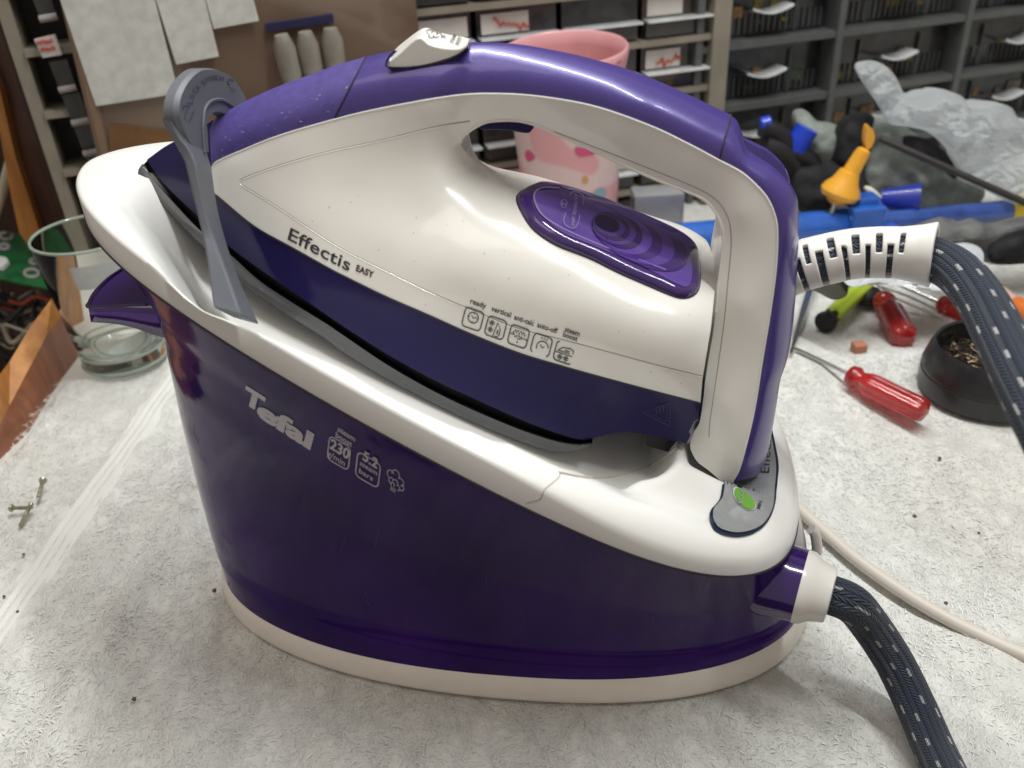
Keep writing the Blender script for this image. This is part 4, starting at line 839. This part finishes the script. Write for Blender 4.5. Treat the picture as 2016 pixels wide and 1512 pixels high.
P = np.array([onplane([p], (0, 1, 0), y)[0] for p, y in (((-90, 440), yp+.08), ((5, 455), yp+.08), ((92, 468), yp+.08), ((150, 500), yp+.06), ((172, 560), yp+.01), ((150, 580), yp), ((90, 567), yp), ((0, 549), yp), ((-90, 530), yp))]); 
obj('board', *prism(P, (0, 0, -.002)), PCB, pcb, smooth=0); pcb_bvh = bvh_of(*prism(P, (0, 0, -.002)))
RING = pm('solder_ring', (.42, .40, .42), .4, metal=.4)
for c, r in (((62, 538), 14), ((68, 515), 9), ((12, 465), 12), ((8, 486), 9)):
    obj('mounting_hole', *join([ (hit(pcb_bvh, stroke(circ(c, r, r*.55), 6)[0], .0006), stroke(circ(c, r, r*.55), 6)[1])]), RING, pcb)
P2 = hit(pcb_bvh, np.array([(-2, 512), (14, 515), (20, 522), (8, 534), (-2, 534)]), .001); obj('chip', *prism(P2, (0, 0, .004)), pm('white_chip', (.6, .62, .62), .5), pcb, smooth=0)
# wires
wc_ = [(.02, .02, .022), (.05, .055, .065), (.12, .13, .14), (.45, .40, .30), (.4, .06, .03), (.02, .02, .02), (.03, .03, .035)]
wires = []
for i in range(34):
    x0 = random.uniform(-60, 40); y0 = random.uniform(575, 700); pts = [(x0+random.uniform(-10, 10)+t*random.uniform(25, 45), y0+random.uniform(-28, 28)+t*6) for t in range(4)]
    pts = [p for p in pts if p[1] < 780-1.35*p[0]-10] 
    if len(pts) < 3: continue
    ys = yp+random.uniform(.02, .09); P = onplane(crv(pts, 16), (0, 1, 0), ys); wires.append((P, random.choice(wc_), random.uniform(.0015, .0035)))
labs = {}
for P, c, r in wires:
    nm = 'black wire' if sum(c) < .2 else 'red wire' if c[0] > .3 and c[1] < .1 else 'cream wire' if c[0] > .3 else 'grey wire'
    setp(obj('loose_wire', *tube(P, r, 8), pm('wire_sheath', c, .45)), nm+' tangled in the pile below the circuit board', 'wire', 'tangled wires below the circuit board')
setp(obj('hanging_cable', *tube(onplane(crv([(68, 108), (62, 140), (50, 190), (35, 260), (18, 330), (-10, 420), (-40, 500)], 40), (0, 1, 0), yr+.03), .0052, 12), pm('ivory_cable', (.50, .46, .36), .5)), 'ivory cable hanging down in front of the dark wooden rack', 'cable')
sh_o = thing('label_rail', WP([(130, 200)], .01)[0], 'white label with red writing and dark tiles on the rail beside the papers', 'label rail')
for i, (x, y) in enumerate([(80, 10), (118, 150), (143, 215), (166, 275), (183, 315)]):
    P = WP([(x-22, y-28), (x+14, y-33), (x+30, y+18), (x-2, y+24)], .014); obj('dark_tile', *prism(P, WN*-.008), pm('dark_tile', (.025, .027, .026), .3, coat=.4, var=.4), sh_o, smooth=0)
    obj('tile_lip', *tube(WP([(x-2, y+28), (x+32, y+22)], .016), .003, 8), pm('lip_grey', (.3, .27, .26), .4), sh_o)
P = WP([(67, 78), (108, 68), (122, 108), (84, 114)], .018); tag_ = obj('label_tag', *prism(P, WN*-.004), pm('label_white', (.56, .50, .48), .6), sh_o, smooth=0)
for dy in (0, 15):
    xs = np.linspace(74+dy*.4, 102+dy*.4, 20); obj('label_writing', *tube(WP(np.stack([xs, 83+dy-.12*(xs-74)+2.2*np.sin(xs*1.3)], 1), .0185), .0012, 5), REDI, tag_)

# ================================================================== RIGHT: clutter
def T3(px, py, z): return PZ([(px, py)], z)[0]
def rod(name, a, b, r, mat, parent=None, k=16, prof=None):
    P = lin([a, b], 2 if prof is None else len(prof)); 
    if prof is not None: P = np.array([np.asarray(a)+(np.asarray(b)-np.asarray(a))*s for s, _ in prof]); r = [q_[1] for q_ in prof]
    return obj(name, *tube(P, r, k), mat, parent, smooth=35)
REDT = pm('red_clear_handle', (.62, .03, .03), .12, coat=.4, trans=.6, var=.1)
def screwdriver(label, tip, neck, end, rs, rh, mat, shaftmat=CHROME, capmat=None, group='red screwdrivers on the towel', fl=6):
    t = thing('screwdriver', np.array([neck[0], neck[1], 0]), label, 'screwdriver', group)
    if tip is not None: rod('shaft', tip, neck, rs, shaftmat, t, 12, [(0, rs*.5), (.06, rs*.9), (.1, rs), (1, rs)])
    n, e = np.asarray(neck), np.asarray(end); path = lin([n, e], 40); s = np.linspace(0, 1, 40)
    rr_ = rh*np.interp(s, [0, .02, .1, .14, .2, .3, .9, .97, 1], [.5, .85, .95, .72, .75, 1, 1, .9, .5])
    T, N, B = frames(path); k = 36; a = np.linspace(0, 2*np.pi, k, endpoint=False); mod = 1+.09*np.cos(fl*a)
    V, Fs = loft([path[i]+(rr_[i]*np.where(s[i] > .2, mod, 1))[:, None]*(np.cos(a)[:, None]*N[i]+np.sin(a)[:, None]*B[i]) for i in range(40)], True, True)
    obj('handle', V, Fs, mat, t, smooth=50)
    if capmat: obj('end_cap', *lathe(e-(e-n)/np.linalg.norm(e-n)*.006, e-n, [(-.001, rh*.7), (0, rh*.95), (.004, rh*.9), (.010, rh*1.25), (.013, rh*1.3), (.015, rh*1.15), (.015, .0003)], 30), capmat, t)
    return t
screwdriver('red clear handled screwdriver lying in front with its shaft pointing at the iron', T3(1563, 685, .0085), T3(1672, 737, .0105), T3(1822, 812, .0115), .0016, .0092, REDT)
screwdriver('short red screwdriver handle lying under the white swab', None, T3(1738, 588, .011), T3(1782, 668, .011), .0015, .0105, REDT)
screwdriver('red screwdriver with bright steel shaft partly under the hose', T3(1725, 540, .012), T3(1852, 596, .008), T3(1925, 632, .008), .0022, .0085, REDT)
LIME = pm('lime_plastic', (.42, .55, .03), .35, coat=.2, var=.05)
screwdriver('lime green precision screwdriver with black round end cap', T3(1760, 500, .03), T3(1728, 537, .018), T3(1632, 628, .010), .0014, .0075, LIME, capmat=BLACK, group='', fl=5)
def swab(label, a, b, g):
    t = thing('cotton_swab', (np.asarray(a)+b)/2*[1, 1, 0], label, 'cotton swab', g); rod('stick', a, b, .0015, pm('swab_stick', (.7, .68, .66), .6), t, 10)
    d = (np.asarray(b)-a); d /= np.linalg.norm(d); obj('cotton_tip', *lathe(np.asarray(a)-d*.004, d, [(0, .0003), (.001, .0022), (.006, .0034), (.012, .0030), (.018, .0016)], 16), pm('cotton', (.72, .68, .6), .9), t)
swab('white cotton swab lying across the towel beside the lime screwdriver', T3(1708, 562, .014), T3(1856, 626, .004), 'cotton swabs')
swab('cotton swab leaning on the blue clamp bar beside the yellow nozzle', T3(1708, 372, .045), T3(1772, 412, .030), 'cotton swabs')
tw = thing('metal_tweezers', T3(1575, 620, 0), 'grey metal tweezers lying behind the iron handle', 'tweezers')
for dx in (-4, 5): rod('arm', T3(1602+dx, 545, .010), T3(1556, 698, .008), .0016, CHROME, tw, 8, [(0, .0018), (.5, .0022), (1, .0012)])
b_ = T3(1700, 592, 0); setp(bevel(obj('black_dome', *lathe(b_, (.15, .1, 1), [(0, .0005), (0, .017), (.006, .019), (.013, .015), (.016, .009), (.016, .0005)], 30), BLACK), .001), 'small black plastic dome lying under the lime screwdriver', 'dome')
b_ = T3(1691, 684, .0075); setp(bevel(obj('copper_block', *box(b_, .0105, .010, .008, (.98, .1, 0), (-.1, .98, 0)), pm('brick_copper', (.42, .17, .10), .6)), .001), 'tiny copper coloured block lying on the towel', 'block')
# black tin with wire wool
tc_ = T3(1935, 765, 0); tin = thing('black_tin', tc_, 'round black tin filled with steel wool beside the hose', 'tin')
Rt = .047
obj('tin_body', *lathe(tc_+np.array([0, 0, .001]), (0, 0, 1), [(0, .001), (0, Rt), (.014, Rt), (.015, Rt*.985), (.0165, Rt*.985), (.0175, Rt), (.030, Rt*.93), (.036, Rt*.88), (.0375, Rt*.86), (.036, Rt*.83), (.018, Rt*.82), (.018, .001)], 72), pm('black_satin', (.014, .014, .015), .35, coat=.2, var=.15), tin, smooth=35)
ww = []
for i in range(130):
    r_, a_ = Rt*.72*math.sqrt(random.random()), random.uniform(0, 6.3); c = tc_+np.array([r_*math.cos(a_), r_*math.sin(a_), random.uniform(.020, .030)]); p = [c]
    for _ in range(6): p.append(p[-1]+np.array([random.gauss(0, .004), random.gauss(0, .004), random.gauss(0, .002)]))
    ww.append(tube(crv(p, 16), .0004, 4))
setp(obj('steel_wool', *join(ww), pm('wool_metal', (.16, .12, .08), .35, metal=1, var=.5, vscale=200), tin), kind='stuff')
# blue clamp bar
BLUE = pm('blue_paint', (.025, .12, .50), .25, coat=.6, var=.1, vscale=40)
cz = .030; c1, c2, c3, c4 = T3(1270, 478, cz), T3(1700, 440, cz), T3(1985, 414, cz), T3(2140, 398, cz)
cl_ = thing('blue_clamp', (c1+c3)/2*[1, 1, 0], 'long blue clamp bar lying behind the iron with a yellow end', 'clamp')
rod('thick_bar', c1, c2, .0185, BLUE, cl_, 28, [(0, .0165), (.93, .0165), (.94, .015), (1, .015)]); rod('thin_bar', c2, c3, .0105, pm('blue_steel', (.03, .08, .33), .22, coat=.6, var=.15), cl_, 24)
dcl = (c3-c2)/np.linalg.norm(c3-c2); bevel(obj('collar', *join([box(c2-dcl*.005+np.array([0, 0, .003]), .034, .040, .040, dcl, np.cross(UPZ, dcl)), box(c2-dcl*.002+np.array([0, 0, .024]), .022, .020, .012, dcl, np.cross(UPZ, dcl)), box(c2+dcl*.018-np.array([0, .014, .012]), .02, .02, .03, dcl, np.cross(UPZ, dcl))]), BLUE, cl_, smooth=0), .002)
rod('yellow_end', c3, c4, .018, pm('yellow_plastic', (.62, .45, .03), .4), cl_, 20, [(0, .011), (.12, .018), (1, .018)])
YO = pm('amber_nozzle_plastic', (.80, .38, .03), .35, coat=.2, var=.05)
dpt = lambda px, py, y: onplane([(px, py)], (0, 1, 0), y)[0]
yn = float(c2[1])+.0; nz = thing('amber_nozzle', dpt(1655, 400, yn)*[1, 1, 0], 'amber yellow plastic nozzle standing on the blue clamp bar', 'nozzle')
p0, p1, p2 = dpt(1644, 402, yn), dpt(1662, 362, yn), dpt(1703, 292, yn)
obj('nozzle_cone', *lathe(p0, p1-p0, [(0, .0005), (0, .005), (.003, .010), (.006, .010), (.008, .0175), (.013, .0195), (.018, .0175), (.024, .013), (.034, .0095), (.036, .0005)], 36), YO, nz)
rod('nozzle_neck', p1, p2, .008, YO, nz, 20, [(0, .0115), (.2, .0085), (.8, .0075), (.95, .0065), (1, .003)]); rod('needle', dpt(1636, 420, yn-.005), dpt(1646, 396, yn-.005), .0025, CHROME, nz)
lp = onplane(crv([(1708, 248), (1720, 258), (1722, 275), (1713, 293), (1705, 290), (1703, 272)], 30, True), (0, 1, 0), yn); obj('nozzle_tip', *prism(lp, (0, .008, 0)), YO, nz, smooth=30)
# dark rod, blue cone, pliers
rod_ = rod('dark_rod', dpt(1732, 272, yn+.018), dpt(2060, 418, yn-.04), .0035, pm('gunmetal_rod', (.06, .055, .055), .35, metal=.6)); setp(rod_, 'thin dark metal rod lying diagonally across the grey gloves', 'rod')
bc = thing('blue_cone', dpt(1770, 400, yn+.03)*[1, 1, 0], 'royal blue cone cap with a dark opening behind the clamp', 'cone'); a_, b_ = dpt(1735, 392, yn+.03), dpt(1790, 392, yn+.02)
obj('cap_shell', *lathe(a_, b_-a_, [(0, .0005), (0, .010), (.03, .015), (.036, .016), (.036, .014), (.01, .009)], 28), pm('royal_blue', (.02, .04, .38), .3, coat=.3), bc); obj('cap_hole', *lathe(a_, b_-a_, [(.034, .014), (.033, .0005)], 28), BLACK, bc)
pl = thing('blue_pliers', dpt(1550, 330, yn+.08)*[1, 1, 0], 'black and blue gripped pliers lying behind the handle', 'pliers'); RB = pm('blue_grip', (.01, .05, .55), .35, coat=.3)
for nm, pts, r, mt_ in (('handle', [(1590, 252), (1570, 285), (1562, 320)], .012, RB), ('handle', [(1500, 250), (1530, 262), (1560, 300)], .010, BLACK), ('grip_tip', [(1498, 246), (1516, 242)], .008, RB), ('jaw', [(1555, 300), (1590, 320), (1600, 340)], .013, BLACK), ('grip_edge', [(1545, 322), (1570, 334), (1600, 330)], .004, RB), ('jaw', [(1500, 290), (1530, 300), (1555, 330)], .016, BLACK)):
    obj(nm, *tube(onplane(crv(pts, 14), (0, 1, 0), yn+.08), r, 14), mt_, pl)
# soft things: gloves, cloth, bag as displaced lumps
def blob(name, outl, y0, th, mat, amp, sc, seed, label, cat, group=None, parent=None, lean=.25, crease=0):
    poly = crv(outl, 70, True); c = poly.mean(0); rings_n = 14; V2_, F_ = disc(poly, rings_n)
    s = np.r_[0, np.repeat(np.arange(1, rings_n+1)/rings_n, 70)]; hgt_ = np.sqrt(np.clip(1-s**2.2, 0, 1))
    nz_ = vnoise(V2_[:, 0]/100., V2_[:, 1]/100., sc, seed)-.5+.5*(vnoise(V2_[:, 0]/100., V2_[:, 1]/100., sc*2.3, seed+1)-.5)
    if crease: nz_ += .45*crease*(np.abs(vnoise(V2_[:, 0]/70.-V2_[:, 1]/90., V2_[:, 1]/60., sc*2.6, seed+9)-.5)*2-.5)
    if crease: nz_ += crease*(np.abs(vnoise(V2_[:, 0]/100.+V2_[:, 1]/60., V2_[:, 1]/150., sc*1.6, seed+3)-.5)*2-.5)
    yy = y0+lean*(c[1]-V2_[:, 1])/1500.-th*hgt_-amp*nz_*np.clip(hgt_*1.5, 0, 1)
    A_ = np.array([onplane([p], (0, 1, 0), y)[0] for p, y in zip(V2_, yy)]); Bk = A_.copy(); Bk[:, 1] = y0+lean*(c[1]-V2_[:, 1])/1500.+th*.5*hgt_
    n_ = len(A_); F2_ = list(F_)+[tuple(i+n_ for i in f[::-1]) for f in F_]; base = 1+(rings_n-1)*70
    F2_ += [(base+j, base+(j+1) % 70, base+(j+1) % 70+n_, base+j+n_)[::-1] for j in range(70)]
    o_ = obj(name, np.vstack([A_, Bk]), F2_, mat, parent, smooth=22 if crease else 80)
    if label: setp(o_, label, cat, group)
    return o_
GLOV = pm('grey_knit', (.20, .225, .205), .95, col2=(.30, .33, .305), vscale=80, bump=.0015, bscale=500, spec=.1); GLOVD = pm('black_knit', (.018, .018, .020), .8, var=.4, bump=.001, bscale=300, spec=.2); BAG = pm('milky_film', (.72, .75, .77), .38, var=.10, vscale=25, bump=.004, bscale=70, alpha=.5)
nt = BAG.node_tree; tb = nt.nodes.new('ShaderNodeBsdfTranslucent'); tb.inputs[0].default_value = (.85, .88, .9, 1); ad = nt.nodes.new('ShaderNodeMixShader'); ad.inputs[0].default_value = .35
nt.links.new(nt.nodes['Principled BSDF'].outputs[0], ad.inputs[1]); nt.links.new(tb.outputs[0], ad.inputs[2]); nt.links.new(ad.outputs[0], nt.nodes['Material Output'].inputs[0]); CLG = pm('dark_grey_cloth', (.09, .09, .095), .9, col2=(.16, .165, .16), vscale=40, bump=.001, bscale=400)
blob('black_pouch', [(1560, 330), (1620, 318), (1700, 330), (1720, 380), (1690, 420), (1600, 425), (1560, 400)], yn+.07, .02, GLOVD, .01, 2, 3, 'matt black pouch lying behind the blue clamp bar', 'pouch')
blob('work_glove', [(1562, 225), (1575, 214), (1592, 222), (1612, 240), (1655, 250), (1668, 290), (1650, 335), (1622, 340), (1590, 310), (1568, 270)], yn+.11, .018, GLOV, .010, 2.2, 21, 'grey knitted glove finger standing up beside the black cuff', 'glove', 'grey gloves')
blob('glove_cuff', [(1660, 245), (1690, 225), (1720, 230), (1722, 290), (1700, 340), (1660, 350), (1640, 320)], yn+.09, .022, GLOVD, .008, 2, 31, 'black glove cuff folded behind the amber nozzle', 'glove', 'grey gloves')
blob('work_glove', [(1712, 245), (1760, 235), (1800, 262), (1860, 300), (1905, 340), (1940, 380), (1900, 420), (1820, 425), (1740, 400), (1700, 370), (1700, 320)], yn+.08, .035, GLOV, .022, 1.7, 41, 'crumpled grey knitted glove under the plastic bag', 'glove', 'grey gloves')
blob('glove_band', [(1780, 268), (1820, 272), (1862, 300), (1885, 340), (1878, 352), (1850, 330), (1810, 300), (1782, 292)], yn+.04, .006, GLOVD, .002, 2, 46, 'black band of the crumpled grey glove', 'glove', 'grey gloves')
bag1 = blob('plastic_bag', [(1745, 240), (1765, 200), (1800, 192), (1850, 178), (1895, 190), (1915, 215), (1985, 208), (2010, 240), (2060, 250), (2080, 300), (1990, 330), (1900, 345), (1880, 310), (1830, 262), (1790, 250)], yn+.06, .045, BAG, .018, 1.8, 51, 'crumpled milky plastic bag lying on the grey gloves', 'plastic bag', crease=.9)
blob('knotted_ear', [(1682, 130), (1700, 120), (1728, 122), (1755, 140), (1775, 175), (1780, 200), (1765, 212), (1748, 235), (1725, 200), (1700, 165)], yn+.07, .010, BAG, .008, 2.5, 61, None, None, parent=bag1, crease=1.0)
blob('plastic_bag', [(1880, 345), (1940, 325), (2060, 300), (2100, 380), (2060, 420), (1990, 400), (1940, 375)], yn+.02, .02, BAG, .014, 2, 71, 'second sheet of milky plastic hanging at the right edge', 'plastic bag', crease=.9)
blob('grey_cloth', [(1790, 460), (1815, 440), (1850, 432), (1880, 445), (1920, 435), (1960, 445), (2070, 430), (2090, 490), (1990, 520), (1935, 515), (1900, 490), (1850, 480), (1820, 478)], yn-.09, .016, CLG, .014, 2.5, 81, 'rumpled dark grey cloth lying in front of the blue clamp', 'cloth')
blob('grey_cloth', [(1960, 478), (2070, 450), (2090, 500), (2010, 520), (1950, 515)], yn-.11, .012, GLOVD, .008, 2.5, 85, 'black underside of cloth at the right edge of the table', 'cloth')
pv = blob('foil_pouch', [(1660, 520), (1730, 500), (1840, 488), (1900, 478), (1935, 495), (1932, 540), (1925, 575), (1840, 572), (1740, 560), (1670, 562)], yn-.16, .006, pm('white_foil', (.66, .68, .72), .28, coat=.3, var=.06, metal=.15), .008, 2.2, 91, 'white glossy foil pouch lying under the cord sleeve', 'pouch', lean=1.3, crease=.8)
blob('black_box', [(1560, 545), (1640, 530), (1665, 545), (1668, 580), (1640, 590), (1600, 572), (1562, 575)], yn-.17, .004, pm('olive_black', (.03, .03, .018), .7), .002, 2, 95, 'low dark block lying under the cord sleeve', 'block', lean=1.2)
sy = thing('orange_syringe', T3(2000, 605, 0), 'clear tube with orange end at the right edge beside the hose', 'tube'); rod('clear_barrel', T3(1970, 575, .008), T3(2000, 600, .008), .006, pm('pinkish_clear', (.65, .42, .36), .2, coat=.5), sy); rod('orange_end', T3(2000, 600, .008), T3(2050, 640, .008), .008, pm('orange_plastic', (.65, .17, .03), .4), sy)
cp = thing('clear_plastic_box', T3(1290, 420, 0), 'small clear plastic box seen through the handle opening', 'box'); c_ = T3(1292, 430, .03); obj('box_shell', *box(c_, .05, .03, .06), pm('cloudy_plastic', (.5, .5, .52), .2, trans=.5, coat=.3), cp, smooth=0)
# screws on the towel, left
SCR = pm('zinc_screw', (.42, .40, .30), .3, metal=.9, var=.15)
def screw(label, a, b, rh=.0028):
    a, b = np.asarray(a), np.asarray(b); t = thing('screw', a*[1, 1, 0], label, 'screw', 'screws on the towel'); d = (b-a); ln = np.linalg.norm(d); d /= ln; s = np.linspace(0, ln, 60)
    V, Fs = lathe(a, d, [(x, .0011+.00035*math.sin(x*2*math.pi/.0009)) for x in s[:-6]]+[(ln, .0003)], 10); obj('thread', V, Fs, SCR, t); obj('head', *lathe(a-d*.002, d, [(0, .0003), (0, rh*.8), (.0006, rh), (.002, rh*.9), (.0025, .0012)], 16), SCR, t)
screw('upper zinc screw of the pile with its head up', T3(84, 948, .006), T3(74, 985, .004)); screw('lower zinc screw of the pile lying sideways', T3(25, 1000, .005), T3(66, 1000, .004)); screw('long zinc screw of the pile pointing down left', T3(60, 996, .007), T3(38, 1038, .003), .0018)
CRB = pm('brown_crumb', (.16, .08, .04), .8)
for i, (x, y) in enumerate([(45, 1094), (34, 1206), (8, 1176), (420, 1165), (1800, 1020), (1926, 1052), (1784, 905), (1848, 905), (220, 1230), (1860, 1190), (262, 1380)]):
    p = T3(x, y, .002); r = random.uniform(.0007, .0014)
    setp(obj('crumb', *lathe(p, (random.random(), random.random(), 1), [(0, .0001), (r*.4, r), (r*1.4, r*.8), (r*1.8, .0001)], 7), CRB, smooth=0), 'tiny brown crumb lying on the white towel', 'crumb', 'crumbs on the towel')

# dust and lint on the used iron
dr_ = random.Random(9); dd = []
for _ in range(46):
    x, y = dr_.uniform(430, 720), 0; y = np.interp(x, [430, 721], [255, 165])+dr_.uniform(-10, 60)
    t = dr_.uniform(0, 6.3); l_ = dr_.choice([1.2, 1.5, 3, 5]); dd.append(stroke([(x, y), (x+l_*math.cos(t), y+l_*math.sin(t))], .9))
fc = [o for o in bpy.data.objects if o.name == 'front_cover'][0]; w0 = worldloc(fc)
fb_ = bvh_of([np.array(v.co)+w0 for v in fc.data.vertices], [tuple(p.vertices) for p in fc.data.polygons])
dk = []
for v, f in dd:
    if all(fb_.ray_cast(Vector(CP), Vector(q_))[0] is not None for q_ in rays(v[:, 0], v[:, 1])): dk.append((v, f))
if dk: setp(decal('lint', join2(dk), fb_, pm('pale_lint', (.5, .48, .55), .9), fc, .0002), kind='stuff')
dd = [dot((dr_.uniform(560, 1360), dr_.uniform(360, 760)), dr_.uniform(.6, 1.3), 6) for _ in range(55)]
dk = [(v, f) for v, f in dd if sdist(v[:1, 0], v[:1, 1], polyW)[0] > 14]
setp(decal('dust_specks', join2(dk), shell_bvh, pm('brown_dust', (.30, .24, .18), .9), shell, .0002), kind='stuff')
dd = [stroke(crv([(x, y), (x+dr_.uniform(-5, 5), y+dr_.uniform(10, 24)), (x+dr_.uniform(-8, 8), y+dr_.uniform(26, 50))], 8), .8) for x, y in [(dr_.uniform(560, 1420), dr_.uniform(1000, 1210)) for _ in range(13)]]
setp(decal('scratches', join2(dd), tank_bvh, pm('scratch_violet', (.060, .028, .15), .4), station, .0002), kind='stuff')
